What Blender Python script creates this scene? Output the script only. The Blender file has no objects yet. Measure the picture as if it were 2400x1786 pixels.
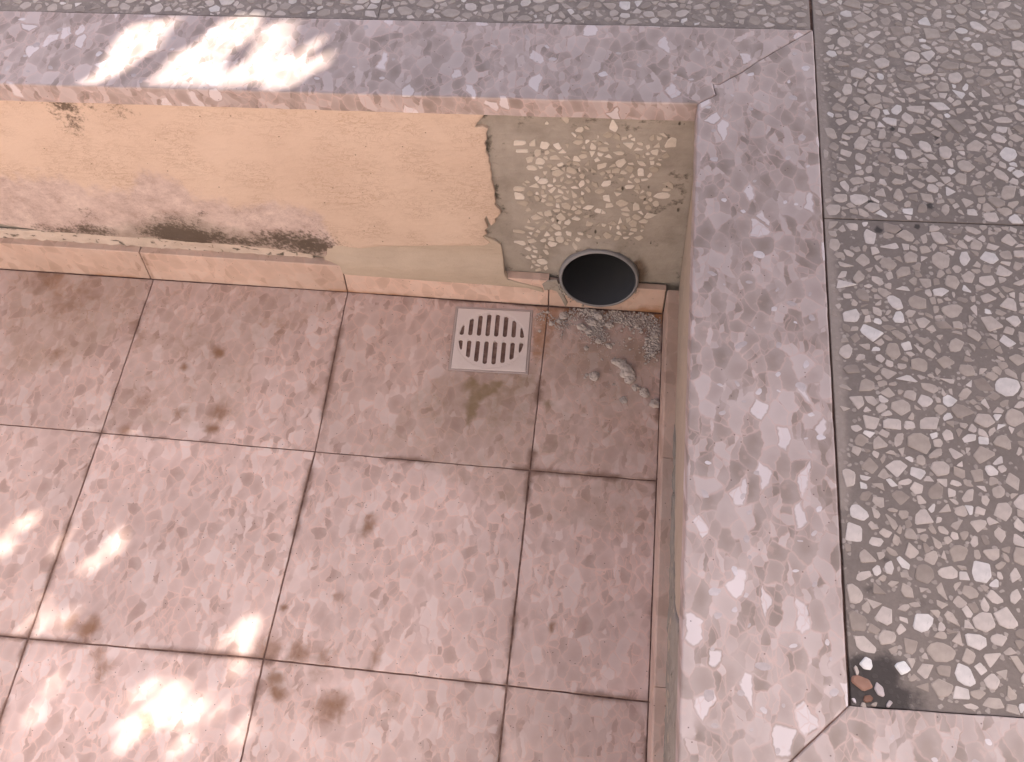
import bpy, bmesh, math, random
from mathutils import Vector, Matrix, noise
from mathutils.geometry import delaunay_2d_cdt

random.seed(7)
S = bpy.context.scene
COL = S.collection

# ------------------------------------------------------------------ camera
F_PX = 2675.9467
CX, CY = 1193.0, 911.0                      # principal point in photo pixels (2400 x 1786)
CAM = Vector((0.8931, -1.3623, 1.8056))
RR = ((0.99435123, 0.10509552, -0.01485129),      # camera right
      (0.0801784, -0.83543344, -0.54371169),      # camera down
      (-0.06954892, 0.53944963, -0.83914066))     # camera forward
cam_d = bpy.data.cameras.new('camera')
cam_d.sensor_width = 36.0
cam_d.lens = 36.0 * F_PX / 2400.0
cam_d.shift_x = -(CX - 1200.0) / 2400.0
cam_d.shift_y = (CY - 893.0) / 2400.0
cam_d.clip_start = 0.02
cam_d.clip_end = 400.0
cam = bpy.data.objects.new('camera', cam_d)
COL.objects.link(cam)
M = Matrix.Identity(4)
for i in range(3):
    M[i][0] = RR[0][i]
    M[i][1] = -RR[1][i]
    M[i][2] = -RR[2][i]
    M[i][3] = CAM[i]
cam.matrix_world = M
S.camera = cam

# ------------------------------------------------------------------ light
SUN_EL = math.radians(50.0)
SUN_AZ = math.radians(50.0)                 # measured from +X towards +Y
SUN = Vector((math.cos(SUN_EL) * math.cos(SUN_AZ), math.cos(SUN_EL) * math.sin(SUN_AZ), math.sin(SUN_EL)))
W = bpy.data.worlds.new('World')
S.world = W
W.use_nodes = True
nt = W.node_tree
nt.nodes.clear()
o = nt.nodes.new('ShaderNodeOutputWorld')
b = nt.nodes.new('ShaderNodeBackground')
sk = nt.nodes.new('ShaderNodeTexSky')
sk.sky_type = 'NISHITA'
sk.sun_disc = False
sk.sun_elevation = SUN_EL
sk.sun_rotation = math.atan2(SUN.x, SUN.y)
sk.air_density = 0.3
sk.dust_density = 3.2
sk.ozone_density = 0.0
b.inputs['Strength'].default_value = 0.15
nt.links.new(sk.outputs[0], b.inputs[0])
nt.links.new(b.outputs[0], o.inputs[0])
sd = bpy.data.lights.new('sun', 'SUN')
sd.energy = 4.6
sd.angle = math.radians(0.53)
sd.color = (1.0, 0.935, 0.85)
sun = bpy.data.objects.new('sun', sd)
COL.objects.link(sun)
sun.rotation_euler = SUN.to_track_quat('Z', 'Y').to_euler()
sun.location = SUN * 20
vs = S.view_settings
S.display_settings.display_device = 'sRGB'
vs.view_transform = 'Standard'
vs.look = 'None'
vs.gamma = 1.0
vs.use_curve_mapping = False
vs.exposure = 1.42
S.cycles.max_bounces = 4
S.cycles.diffuse_bounces = 2
S.cycles.glossy_bounces = 1

# ------------------------------------------------------------------ geometry of the place
T = 0.4
D0 = 0.3699
X4, A1 = 1.0262, 0.0031
A0 = 0.01
XC, YC, HT, HB, CW = 1.0258, 0.0001, 0.548, 0.5114, 0.1835
AB, AR, TX, TY = 0.0231, -0.0056, 0.0237, -0.0135
EX = Vector((math.cos(AB), math.sin(AB)))
EY = Vector((-math.sin(AR), math.cos(AR)))
HS = 0.083                                   # skirting height
TS = 0.014                                   # skirting thickness
TSR = 0.025                                  # of the right wall


def ctop(x, y):
    return HT + TX * (x - 1.0) + TY * y


def cop(s, t, z=0.0):
    """a point of the coping / pavement plane: s along the back wall, t along the right wall, z above it"""
    q = Vector((XC, YC)) + s * EX + t * EY
    return Vector((q.x, q.y, ctop(q.x, q.y) + z))


def ray(u, v):
    a, c = (u - CX) / F_PX, (v - CY) / F_PX
    return Vector([RR[0][i] * a + RR[1][i] * c + RR[2][i] for i in range(3)])


def at_floor(u, v, z=0.0):
    d = ray(u, v)
    return CAM + d * ((z - CAM.z) / d.z)


def at_cop(u, v):
    d = ray(u, v)
    n = Vector((-TX, -TY, 1.0))
    return CAM + d * ((HT - TX - n.dot(CAM)) / n.dot(d))


def to_st(p):
    """coping coordinates of a world point"""
    dx, dy = p.x - XC, p.y - YC
    det = EX.x * EY.y - EX.y * EY.x
    return ((dx * EY.y - dy * EY.x) / det, (EX.x * dy - EX.y * dx) / det)


def wall_y(x, z):
    lo = A0 * (x - 0.8) + TS
    hi = YC + math.tan(AB) * (x - XC) + 0.010
    k = z / HB
    return lo * (1 - k) + hi * k


def at_wall(u, v):
    d = ray(u, v)
    y = 0.0
    for _ in range(12):
        p = CAM + d * ((y - CAM.y) / d.y)
        y = wall_y(p.x, p.z)
    return (p.x, p.z)


def wall_x(y, z):
    lo = X4 - A1 * y + TSR
    hi = XC - math.tan(AR) * y + 0.010
    k = z / HB
    return lo * (1 - k) + hi * k


# ------------------------------------------------------------------ object helpers
def empty(name, loc, label=None, cat=None, group=None, kind=None):
    e = bpy.data.objects.new(name, None)
    COL.objects.link(e)
    e.location = loc
    e.empty_display_size = 0.05
    tag(e, label, cat, group, kind)
    return e


def tag(e, label=None, cat=None, group=None, kind=None):
    if label:
        e['label'] = label
    if cat:
        e['category'] = cat
    if group:
        e['group'] = group
    if kind:
        e['kind'] = kind
    return e


def world_loc(ob):
    v = Vector((0, 0, 0))
    while ob is not None:
        v += ob.location
        ob = ob.parent
    return v


def link(name, me, mat, parent=None, origin=None, smooth=False):
    """link a mesh given in world coordinates; its origin moves to `origin` (or stays with the parent)"""
    base = world_loc(parent) if parent else Vector((0, 0, 0))
    org = Vector(origin) if origin is not None else base
    me.transform(Matrix.Translation(-org))
    if mat:
        me.materials.append(mat)
    if smooth:
        for p in me.polygons:
            p.use_smooth = True
    ob = bpy.data.objects.new(name, me)
    COL.objects.link(ob)
    if parent:
        ob.parent = parent
    ob.location = org - base
    return ob


def inside(p, poly):
    x, y = p[0], p[1]
    r = False
    n = len(poly)
    j = n - 1
    for i in range(n):
        xi, yi = poly[i][0], poly[i][1]
        xj, yj = poly[j][0], poly[j][1]
        if (yi > y) != (yj > y) and x < (xj - xi) * (y - yi) / (yj - yi) + xi:
            r = not r
        j = i
    return r


def area2(poly):
    return sum(poly[i - 1][0] * poly[i][1] - poly[i][0] * poly[i - 1][1] for i in range(len(poly))) * 0.5


def seg_dist(p, a, b2):
    ax, ay = a[0], a[1]
    bx, by = b2[0] - ax, b2[1] - ay
    L = bx * bx + by * by
    t = 0 if L == 0 else max(0, min(1, ((p[0] - ax) * bx + (p[1] - ay) * by) / L))
    return math.hypot(p[0] - ax - t * bx, p[1] - ay - t * by)


def poly_dist(p, poly):
    return min(seg_dist(p, poly[i - 1], poly[i]) for i in range(len(poly)))


def subdivide(poly, step):
    out = []
    n = len(poly)
    for i in range(n):
        a, c = poly[i], poly[(i + 1) % n]
        L = math.hypot(c[0] - a[0], c[1] - a[1])
        k = max(1, int(math.ceil(L / step)))
        for j in range(k):
            t = j / k
            out.append((a[0] + (c[0] - a[0]) * t, a[1] + (c[1] - a[1]) * t))
    return out


def inset(poly, d):
    """move the outline inwards by d"""
    if area2(poly) < 0:
        poly = poly[::-1]
    n = len(poly)
    out = []
    for i in range(n):
        a, p, c = poly[i - 1], poly[i], poly[(i + 1) % n]
        e1 = Vector((p[0] - a[0], p[1] - a[1])).normalized()
        e2 = Vector((c[0] - p[0], c[1] - p[1])).normalized()
        n1, n2 = Vector((-e1.y, e1.x)), Vector((-e2.y, e2.x))
        m = n1 + n2
        if m.length < 1e-6:
            m = n1
        m.normalize()
        k = d / max(0.45, m.dot(n1))
        out.append((p[0] + m.x * k, p[1] + m.y * k))
    return out


def sheet(outline, fmap, thick, res=0.01, bevel=0.0, holes=(), hole_depth=None, attrs=None, relief=None, jit=0.0):
    """solid plate: outline and holes are loops in (u, v); fmap(u, v, w) gives the world point w above the face.
    attrs: {name: f(u, v)} stored per vertex; relief(u, v) lifts the face."""
    outline = list(outline)
    if area2(outline) < 0:
        outline.reverse()
    outline = subdivide(outline, res * 1.5)
    if jit:
        outline = [(q[0] + jit * fbm(q[0] * 45, q[1] * 45, 3.1), q[1] + jit * fbm(q[0] * 45, q[1] * 45, 9.4)) for q in outline]
    inner = inset(outline, bevel) if bevel > 0 else outline
    hs = []
    for h in holes:
        h = list(h)
        if area2(h) < 0:
            h.reverse()
        hs.append(h)
    V, E = [], []

    def loop(lp):
        s = len(V)
        V.extend(Vector((q[0], q[1])) for q in lp)
        E.extend((s + i, s + (i + 1) % len(lp)) for i in range(len(lp)))
    loop(inner)
    for h in hs:
        loop(h)
    us = [q[0] for q in inner]
    vs_ = [q[1] for q in inner]
    u = min(us) + res * 0.5
    while u < max(us):
        v = min(vs_) + res * 0.5
        while v < max(vs_):
            q = (u + random.uniform(-.2, .2) * res, v + random.uniform(-.2, .2) * res)
            if inside(q, inner) and poly_dist(q, inner) > res * 0.35 and not any(inside(q, h) or poly_dist(q, h) < res * 0.35 for h in hs):
                V.append(Vector(q))
            v += res
        u += res
    r = delaunay_2d_cdt(V, E, [], 0, 1e-7)
    ov, of = r[0], r[2]
    bm = bmesh.new()
    uv = []
    vm = []
    for q in ov:
        w = relief(q.x, q.y) if relief else 0.0
        vm.append(bm.verts.new(fmap(q.x, q.y, w)))
        uv.append((q.x, q.y))
    for f in of:
        c = [sum(ov[i][k] for i in f) / len(f) for k in (0, 1)]
        if not inside(c, inner) or any(inside(c, h) for h in hs):
            continue
        try:
            bm.faces.new([vm[i] for i in f])
        except ValueError:
            pass
    # index of the outline verts in the output
    orig = r[3]
    first = {}
    for oi, src in enumerate(orig):
        for s in src:
            first[s] = oi
    bm.verts.ensure_lookup_table()

    def skirt(idx, loops):
        n = len(idx)
        prev = [vm[i] for i in idx]
        for ring in loops:
            cur = []
            for (q, w) in ring:
                cur.append(bm.verts.new(fmap(q[0], q[1], w)))
                uv.append((q[0], q[1]))
            for i in range(n):
                j = (i + 1) % n
                try:
                    bm.faces.new([prev[i], cur[i], cur[j], prev[j]])
                except ValueError:
                    pass
            prev = cur
    n0 = len(inner)
    rings = []
    if bevel > 0:
        mid = inset(outline, bevel * 0.3)
        rings.append([(q, -bevel * 0.3) for q in mid])
        rings.append([(q, -bevel) for q in outline])
    rings.append([(q, -thick) for q in outline])
    skirt([first[i] for i in range(n0)], rings)
    s = n0
    for h in hs:
        idx = [first[s + i] for i in range(len(h))]
        skirt(idx, [[(q, -(hole_depth or thick)) for q in h]])
        s += len(h)
    bm.verts.index_update()
    bmesh.ops.recalc_face_normals(bm, faces=bm.faces)
    me = bpy.data.meshes.new('sheet')
    bm.to_mesh(me)
    bm.free()
    # recalc may leave the whole shell inside out: face normals must agree with +w
    pa, pb = fmap(0, 0, 0), fmap(0, 0, 1)
    nn = (pb - pa).normalized()
    tot = 0.0
    for p in me.polygons[:200]:
        tot += p.normal.dot(nn) * p.area
    if tot < 0:
        me.flip_normals()
    for name, f in (attrs or {}).items():
        a = me.attributes.new(name, 'FLOAT', 'POINT')
        a.data.foreach_set('value', [f(*q) for q in uv])
    return me


def prism(poly, fmap, top, bot):
    """cheap solid without a fine grid"""
    bm = bmesh.new()
    a = [bm.verts.new(fmap(q[0], q[1], top)) for q in poly]
    c = [bm.verts.new(fmap(q[0], q[1], bot)) for q in poly]
    n = len(poly)
    bm.faces.new(a)
    bm.faces.new(c[::-1])
    for i in range(n):
        j = (i + 1) % n
        bm.faces.new([a[i], c[i], c[j], a[j]])
    bmesh.ops.recalc_face_normals(bm, faces=bm.faces)
    me = bpy.data.meshes.new('prism')
    bm.to_mesh(me)
    bm.free()
    return me


def fbm(x, y, z=0.0, oct=4):
    return noise.fractal(Vector((x, y, z)), 1.0, 2.0, oct)


def sstep(a, c, x):
    t = max(0.0, min(1.0, (x - a) / (c - a)))
    return t * t * (3 - 2 * t)


# ------------------------------------------------------------------ materials
class NB:
    """small node builder"""
    def __init__(self, name):
        self.m = bpy.data.materials.new(name)
        self.m.use_nodes = True
        self.t = self.m.node_tree
        self.t.nodes.clear()
        self.out = self.n('ShaderNodeOutputMaterial')
        self.bsdf = self.n('ShaderNodeBsdfPrincipled')
        self.l(self.bsdf.outputs[0], self.out.inputs[0])
        self.co = self.n('ShaderNodeTexCoord').outputs['Object']

    def n(self, ty, **kw):
        x = self.t.nodes.new(ty)
        for k, v in kw.items():
            setattr(x, k, v)
        return x

    def l(self, a, c):
        self.t.links.new(a, c)

    def inp(self, node, key, val):
        if hasattr(val, 'is_linked') or isinstance(val, bpy.types.NodeSocket):
            self.l(val, node.inputs[key])
        else:
            if isinstance(val, tuple) and len(val) == 3 and node.inputs[key].type == 'RGBA':
                val = val + (1.0,)
            node.inputs[key].default_value = val

    def math(self, op, a, c=0.0, clamp=False):
        x = self.n('ShaderNodeMath', operation=op, use_clamp=clamp)
        self.inp(x, 0, a)
        self.inp(x, 1, c)
        return x.outputs[0]

    def vmath(self, op, a, c=(0, 0, 0)):
        x = self.n('ShaderNodeVectorMath', operation=op)
        self.inp(x, 0, a)
        if op == 'SCALE':
            self.inp(x, 'Scale', c)
        else:
            self.inp(x, 1, c)
        return x.outputs[0]

    def noise(self, scale, detail=3.0, rough=0.55, co=None, dist=0.0, color=False):
        x = self.n('ShaderNodeTexNoise')
        self.inp(x, 'Vector', co if co is not None else self.co)
        x.inputs['Scale'].default_value = scale
        x.inputs['Detail'].default_value = detail
        x.inputs['Roughness'].default_value = rough
        x.inputs['Distortion'].default_value = dist
        return x.outputs['Color' if color else 'Fac']

    def voro(self, scale, co, feature='F1', rnd=1.0, dim='3D'):
        x = self.n('ShaderNodeTexVoronoi', feature=feature, voronoi_dimensions=dim)
        self.inp(x, 'Vector', co)
        x.inputs['Scale'].default_value = scale
        x.inputs['Randomness'].default_value = rnd
        return x

    def ramp(self, fac, stops, interp='LINEAR'):
        x = self.n('ShaderNodeValToRGB')
        x.color_ramp.interpolation = interp
        els = x.color_ramp.elements
        while len(els) < len(stops):
            els.new(0.5)
        for e, (p, c) in zip(els, stops):
            e.position = p
            if not isinstance(c, tuple):
                c = (c, c, c)
            e.color = c + (1.0,)
        self.inp(x, 0, fac)
        return x.outputs[0]

    def mix(self, fac, a, c, mode='MIX'):
        x = self.n('ShaderNodeMix', data_type='RGBA', blend_type=mode)
        self.inp(x, 0, fac)
        self.inp(x, 6, a)
        self.inp(x, 7, c)
        return x.outputs[2]

    def sm(self, x, a, c):
        y = self.n('ShaderNodeMapRange', interpolation_type='SMOOTHSTEP')
        self.inp(y, 0, x)
        self.inp(y, 1, a)
        self.inp(y, 2, c)
        return y.outputs[0]

    def attr(self, name):
        return self.n('ShaderNodeAttribute', attribute_name=name).outputs['Fac']

    def rnd(self):
        return self.n('ShaderNodeObjectInfo').outputs['Random']

    def bump(self, h, strength=0.3, dist=0.002, normal=None):
        x = self.n('ShaderNodeBump')
        x.inputs['Strength'].default_value = strength
        x.inputs['Distance'].default_value = dist
        self.inp(x, 'Height', h)
        if normal is not None:
            self.l(normal, x.inputs['Normal'])
        return x.outputs[0]

    def done(self, color, rough=0.5, normal=None, spec=0.5):
        self.inp(self.bsdf, 'Base Color', color)
        self.inp(self.bsdf, 'Roughness', rough)
        self.bsdf.inputs['Specular IOR Level'].default_value = spec
        if normal is not None:
            self.l(normal, self.bsdf.inputs['Normal'])
        return self.m


def marble_terrazzo(name, chips, vein, scale, stains=True, rough=0.42, white=None, veinw=0.05, soft=0.30, wob_a=0.016, vein_a=0.5):
    """polished terrazzo of close packed marble chips with thin veins of coloured cement between them"""
    B = NB(name)
    off = B.n('ShaderNodeCombineXYZ')
    r = B.rnd()
    B.inp(off, 0, B.math('MULTIPLY', r, 37.0))
    B.inp(off, 1, B.math('MULTIPLY', r, 71.0))
    B.inp(off, 2, B.math('MULTIPLY', r, 13.0))
    co = B.vmath('ADD', B.co, off.outputs[0])
    # fold the height into x and y so that one flat pattern serves faces of every direction
    sx = B.n('ShaderNodeSeparateXYZ')
    B.l(co, sx.inputs[0])
    cx = B.n('ShaderNodeCombineXYZ')
    B.inp(cx, 0, B.math('ADD', sx.outputs[0], B.math('MULTIPLY', sx.outputs[2], 0.2)))
    B.inp(cx, 1, B.math('ADD', sx.outputs[1], B.math('MULTIPLY', sx.outputs[2], 1.1)))
    co = cx.outputs[0]
    wob = B.vmath('SUBTRACT', B.noise(30.0, 3.0, co=co, color=True), (0.5, 0.5, 0.5))
    wco = B.vmath('ADD', co, B.vmath('SCALE', wob, wob_a))
    # anisotropic copies: chips lie in differing directions
    mp = B.n('ShaderNodeMapping')
    B.l(wco, mp.inputs[0])
    mp.inputs['Rotation'].default_value = (0, 0, 0.6)
    mp.inputs['Scale'].default_value = (1.35, 0.8, 1.0)
    va = B.voro(scale, mp.outputs[0], 'SMOOTH_F1', dim='2D')
    va.inputs['Smoothness'].default_value = soft
    ea = B.voro(scale, mp.outputs[0], 'DISTANCE_TO_EDGE', dim='2D')
    mp2 = B.n('ShaderNodeMapping')
    B.l(wco, mp2.inputs[0])
    mp2.inputs['Rotation'].default_value = (0, 0, -0.9)
    mp2.inputs['Scale'].default_value = (1.5, 0.75, 1.0)
    vb = B.voro(scale * 1.75, mp2.outputs[0], 'SMOOTH_F1', dim='2D')
    vb.inputs['Smoothness'].default_value = soft
    eb = B.voro(scale * 1.75, mp2.outputs[0], 'DISTANCE_TO_EDGE', dim='2D')
    sa = B.n('ShaderNodeSeparateColor')
    B.l(va.outputs['Color'], sa.inputs[0])
    sb = B.n('ShaderNodeSeparateColor')
    B.l(vb.outputs['Color'], sb.inputs[0])
    ca = B.ramp(sa.outputs[0], chips)
    cb = B.ramp(sb.outputs[0], chips)
    pick = B.sm(sa.outputs[1], 0.44, 0.56)             # some large cells break up into small chips
    col = B.mix(pick, ca, cb)
    # soft shading inside each chip: cloudy marble
    cl = B.noise(60.0, 3.0, 0.5, co=co)
    col = B.mix(0.35, col, B.mix(cl, tuple(c * 0.72 for c in chips[1][1]), tuple(min(1, c * 1.22) for c in chips[1][1])))
    grad = B.sm(va.outputs['Distance'], 0.1, 0.75)
    col = B.mix(B.math('MULTIPLY', grad, 0.22), col, chips[-1][1])
    if white:
        wsel = B.math('GREATER_THAN', sa.outputs[2], white[1])
        wedge = B.sm(ea.outputs['Distance'], 0.06, 0.16)
        col = B.mix(B.math('MULTIPLY', B.math('MULTIPLY', wsel, wedge), 0.85), col, white[0])
    la = B.math('SUBTRACT', 1.0, B.sm(ea.outputs['Distance'], 0.01, veinw * 1.7))
    lb = B.math('SUBTRACT', 1.0, B.sm(eb.outputs['Distance'], 0.01, veinw * 2.0))
    lb = B.math('MULTIPLY', lb, pick)
    ln = B.math('MAXIMUM', la, lb)
    vis = B.sm(B.noise(16.0, 2.0, co=co), 0.30, 0.55)
    ln = B.math('MULTIPLY', ln, vis)
    col = B.mix(B.math('MULTIPLY', ln, vein_a), col, vein)
    # a second, wider and fainter share of bare cement
    bare = B.sm(cl, 0.60, 0.74)
    col = B.mix(B.math('MULTIPLY', bare, 0.3), col, vein)
    # pin holes and tiny dark cracks
    pin = B.voro(240.0, co, dim='2D')
    ps = B.n('ShaderNodeSeparateColor')
    B.l(pin.outputs['Color'], ps.inputs[0])
    hole = B.math('MULTIPLY', B.math('LESS_THAN', pin.outputs['Distance'], 0.22), B.math('GREATER_THAN', ps.outputs[0], 0.992))
    crack = B.math('MULTIPLY', B.math('SUBTRACT', 1.0, B.sm(ea.outputs['Distance'], 0.0, 0.02)), B.sm(B.noise(70.0, 1.0, co=co), 0.66, 0.72))
    dark = B.math('MAXIMUM', hole, B.math('MULTIPLY', crack, 0.8))
    col = B.mix(B.math('MULTIPLY', dark, 0.7), col, (0.10, 0.055, 0.05))
    # cloudy overall tone
    tone = B.noise(3.2, 3.0, 0.6, co=co)
    col = B.mix(1.0, col, B.ramp(tone, [(0.3, 0.82), (0.7, 1.1)]), 'MULTIPLY')
    col = B.mix(1.0, col, B.ramp(B.math('FRACT', B.math('MULTIPLY', r, 7.77)), [(0.0, (0.90, 0.885, 0.87)), (0.5, (1.0, 0.99, 0.985)), (1.0, (1.07, 1.06, 1.06))]), 'MULTIPLY')
    if stains:
        n1 = B.noise(45.0, 5.0, 0.65)
        n2 = B.noise(11.0, 4.0, 0.6)
        for nm, c, hi in (('dust', (0.40, 0.275, 0.19), 0.62), ('brown', (0.25, 0.115, 0.05), 0.85), ('rust', (0.40, 0.17, 0.06), 0.85), ('olive', (0.25, 0.17, 0.085), 0.8), ('dirt_shade', (0.17, 0.085, 0.055), 0.75)):
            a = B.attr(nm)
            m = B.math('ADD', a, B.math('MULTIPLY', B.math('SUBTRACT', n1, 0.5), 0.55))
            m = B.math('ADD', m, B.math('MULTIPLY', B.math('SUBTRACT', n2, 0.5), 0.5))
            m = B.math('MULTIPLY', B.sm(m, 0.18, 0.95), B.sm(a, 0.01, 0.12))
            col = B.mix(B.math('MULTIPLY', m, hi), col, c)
    h = B.math('ADD', B.math('MULTIPLY', ln, -0.3), B.math('MULTIPLY', dark, -1.0))
    h = B.math('ADD', h, B.math('MULTIPLY', B.noise(9.0, 4.0, 0.5, co=co), 1.4))
    nr = B.bump(h, 0.25, 0.0012)
    rg = B.math('ADD', rough - 0.08, B.math('MULTIPLY', B.noise(20.0, 4.0, 0.6, co=co), 0.2))
    return B.done(col, rg, nr, 0.45)


MAT = {}
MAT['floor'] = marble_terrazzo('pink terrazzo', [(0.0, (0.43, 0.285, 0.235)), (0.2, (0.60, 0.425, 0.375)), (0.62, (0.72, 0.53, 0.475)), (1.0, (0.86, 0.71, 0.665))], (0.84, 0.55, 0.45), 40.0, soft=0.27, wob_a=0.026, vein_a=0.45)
MAT['skirting'] = marble_terrazzo('peach terrazzo', [(0.0, (0.50, 0.335, 0.26)), (0.3, (0.66, 0.465, 0.375)), (0.7, (0.70, 0.51, 0.42)), (1.0, (0.76, 0.58, 0.49))], (0.76, 0.52, 0.42), 30.0)
MAT['coping'] = marble_terrazzo('lilac terrazzo', [(0.0, (0.22, 0.168, 0.142)), (0.3, (0.355, 0.275, 0.245)), (0.65, (0.455, 0.36, 0.338)), (1.0, (0.62, 0.52, 0.505))], (0.60, 0.41, 0.36), 40.0, white=((0.68, 0.60, 0.60), 0.93), veinw=0.045, soft=0.17, wob_a=0.022, vein_a=0.42)


def m_grout():
    B = NB('dark grout')
    n = B.noise(60.0, 5.0, 0.6)
    c = B.ramp(n, [(0.25, (0.10, 0.055, 0.045)), (0.5, (0.22, 0.13, 0.105)), (0.75, (0.40, 0.26, 0.21))])
    return B.done(c, 0.85, B.bump(n, 0.5, 0.002), 0.3)


MAT['grout'] = m_grout()


def m_plaster():
    B = NB('cream painted plaster')
    mp = B.n('ShaderNodeMapping')
    B.l(B.co, mp.inputs[0])
    mp.inputs['Scale'].default_value = (0.55, 1.0, 1.7)
    wr = B.noise(75.0, 3.0, 0.55, co=mp.outputs[0], dist=0.7)
    mp2 = B.n('ShaderNodeMapping')
    B.l(B.co, mp2.inputs[0])
    mp2.inputs['Scale'].default_value = (1.5, 1.0, 0.8)
    wr2 = B.noise(60.0, 2.0, 0.5, co=mp2.outputs[0], dist=1.2)
    creas = B.math('SUBTRACT', 1.0, B.sm(B.math('ABSOLUTE', B.math('SUBTRACT', wr, 0.5)), 0.0, 0.035))
    creas2 = B.math('MULTIPLY', B.math('SUBTRACT', 1.0, B.sm(B.math('ABSOLUTE', B.math('SUBTRACT', wr2, 0.47)), 0.0, 0.02)), 0.6)
    cr = B.math('MULTIPLY', B.math('MAXIMUM', creas, creas2), B.sm(B.noise(12.0, 3.0), 0.35, 0.65))
    big = B.noise(4.0, 3.0, 0.6)
    col = B.ramp(big, [(0.3, (0.605, 0.445, 0.345)), (0.7, (0.68, 0.515, 0.405))])
    col = B.mix(B.math('MULTIPLY', cr, 0.5), col, (0.45, 0.29, 0.19))
    n1 = B.noise(38.0, 6.0, 0.7)
    n2 = B.noise(150.0, 4.0, 0.7)
    # washed, chalky area above the mould
    a = B.attr('chalk')
    m = B.math('ADD', a, B.math('ADD', B.math('MULTIPLY', B.math('SUBTRACT', n1, 0.5), 1.5), B.math('MULTIPLY', B.math('SUBTRACT', B.noise(16.0, 4.0, 0.6), 0.5), 1.2)))
    m = B.math('MULTIPLY', B.sm(m, 0.22, 0.8), B.sm(a, 0.0, 0.25))
    col = B.mix(B.math('MULTIPLY', m, 0.8), col, B.ramp(B.noise(26.0, 6.0, 0.78), [(0.32, (0.36, 0.255, 0.225)), (0.5, (0.55, 0.42, 0.385)), (0.66, (0.70, 0.56, 0.50))]))
    # grey film, then mould
    a = B.attr('film')
    m = B.math('MULTIPLY', B.sm(B.math('ADD', a, B.math('MULTIPLY', B.math('SUBTRACT', n1, 0.5), 1.0)), 0.25, 0.95), B.sm(a, 0.02, 0.2))
    col = B.mix(B.math('MULTIPLY', m, 0.65), col, (0.27, 0.22, 0.17))
    a = B.attr('mould')
    m = B.math('ADD', a, B.math('ADD', B.math('MULTIPLY', B.math('SUBTRACT', n2, 0.5), 2.2), B.math('MULTIPLY', B.math('SUBTRACT', n1, 0.5), 1.4)))
    m = B.math('MULTIPLY', B.sm(m, 0.22, 0.95), B.sm(a, 0.02, 0.2))
    col = B.mix(B.math('MULTIPLY', m, 0.86), col, (0.075, 0.052, 0.034))
    # specks and scratches
    v = B.voro(95.0, B.co)
    s = B.n('ShaderNodeSeparateColor')
    B.l(v.outputs['Color'], s.inputs[0])
    sp = B.math('MULTIPLY', B.math('LESS_THAN', v.outputs['Distance'], 0.13), B.math('GREATER_THAN', s.outputs[0], 0.965))
    col = B.mix(B.math('MULTIPLY', sp, 0.75), col, (0.09, 0.06, 0.04))
    h = B.math('ADD', B.math('MULTIPLY', wr, 1.0), B.math('MULTIPLY', cr, -0.7))
    h = B.math('ADD', h, B.math('MULTIPLY', m, -0.4))
    h = B.math('ADD', h, B.math('MULTIPLY', n2, 0.35))
    return B.done(col, 0.72, B.bump(h, 0.45, 0.0022), 0.35)


MAT['plaster'] = m_plaster()


def m_cement(name, dark, light, warm, pits=True):
    B = NB(name)
    big = B.noise(14.0, 5.0, 0.62)
    fine = B.noise(120.0, 5.0, 0.7)
    mp = B.n('ShaderNodeMapping')
    B.l(B.co, mp.inputs[0])
    mp.inputs['Rotation'].default_value = (0, 0.6, 0)
    mp.inputs['Scale'].default_value = (0.5, 1, 2.2)
    tr = B.noise(48.0, 4.0, 0.6, co=mp.outputs[0], dist=0.6)
    col = B.ramp(big, [(0.28, dark), (0.5, light), (0.75, warm)])
    col = B.mix(0.4, col, B.mix(tr, tuple(c * 0.75 for c in light), tuple(c * 1.2 for c in light)))
    a = B.attr('grime')
    m = B.math('ADD', a, B.math('ADD', B.math('MULTIPLY', B.math('SUBTRACT', fine, 0.5), 1.2), B.math('MULTIPLY', B.math('SUBTRACT', big, 0.5), 0.7)))
    m = B.math('MULTIPLY', B.sm(m, 0.35, 0.8), B.sm(a, 0.02, 0.15))
    col = B.mix(B.math('MULTIPLY', m, 0.85), col, (0.05, 0.042, 0.028))
    rd = B.attr('rust')
    m2 = B.math('MULTIPLY', B.sm(B.math('ADD', rd, B.math('MULTIPLY', B.math('SUBTRACT', big, 0.5), 0.9)), 0.25, 0.9), B.sm(rd, 0.02, 0.15))
    col = B.mix(B.math('MULTIPLY', m2, 0.7), col, (0.12, 0.065, 0.03))
    h = B.math('ADD', B.math('MULTIPLY', tr, 1.0), B.math('MULTIPLY', fine, 0.5))
    if pits:
        # scratches and pits in the trowelled face
        mp3 = B.n('ShaderNodeMapping')
        B.l(B.co, mp3.inputs[0])
        mp3.inputs['Rotation'].default_value = (0, -0.7, 0)
        mp3.inputs['Scale'].default_value = (1.0, 1, 0.38)
        v = B.voro(62.0, mp3.outputs[0])
        s = B.n('ShaderNodeSeparateColor')
        B.l(v.outputs['Color'], s.inputs[0])
        dd = B.math('ADD', v.outputs['Distance'], B.math('MULTIPLY', B.math('SUBTRACT', fine, 0.5), 0.25))
        pt = B.math('MULTIPLY', B.math('SUBTRACT', 1.0, B.sm(dd, 0.07, 0.17)), B.math('GREATER_THAN', s.outputs[1], 0.86))
        col = B.mix(B.math('MULTIPLY', pt, 0.8), col, (0.06, 0.048, 0.03))
        h = B.math('ADD', h, B.math('MULTIPLY', pt, -1.6))
    return B.done(col, 0.85, B.bump(h, 0.7, 0.003), 0.3)


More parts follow.
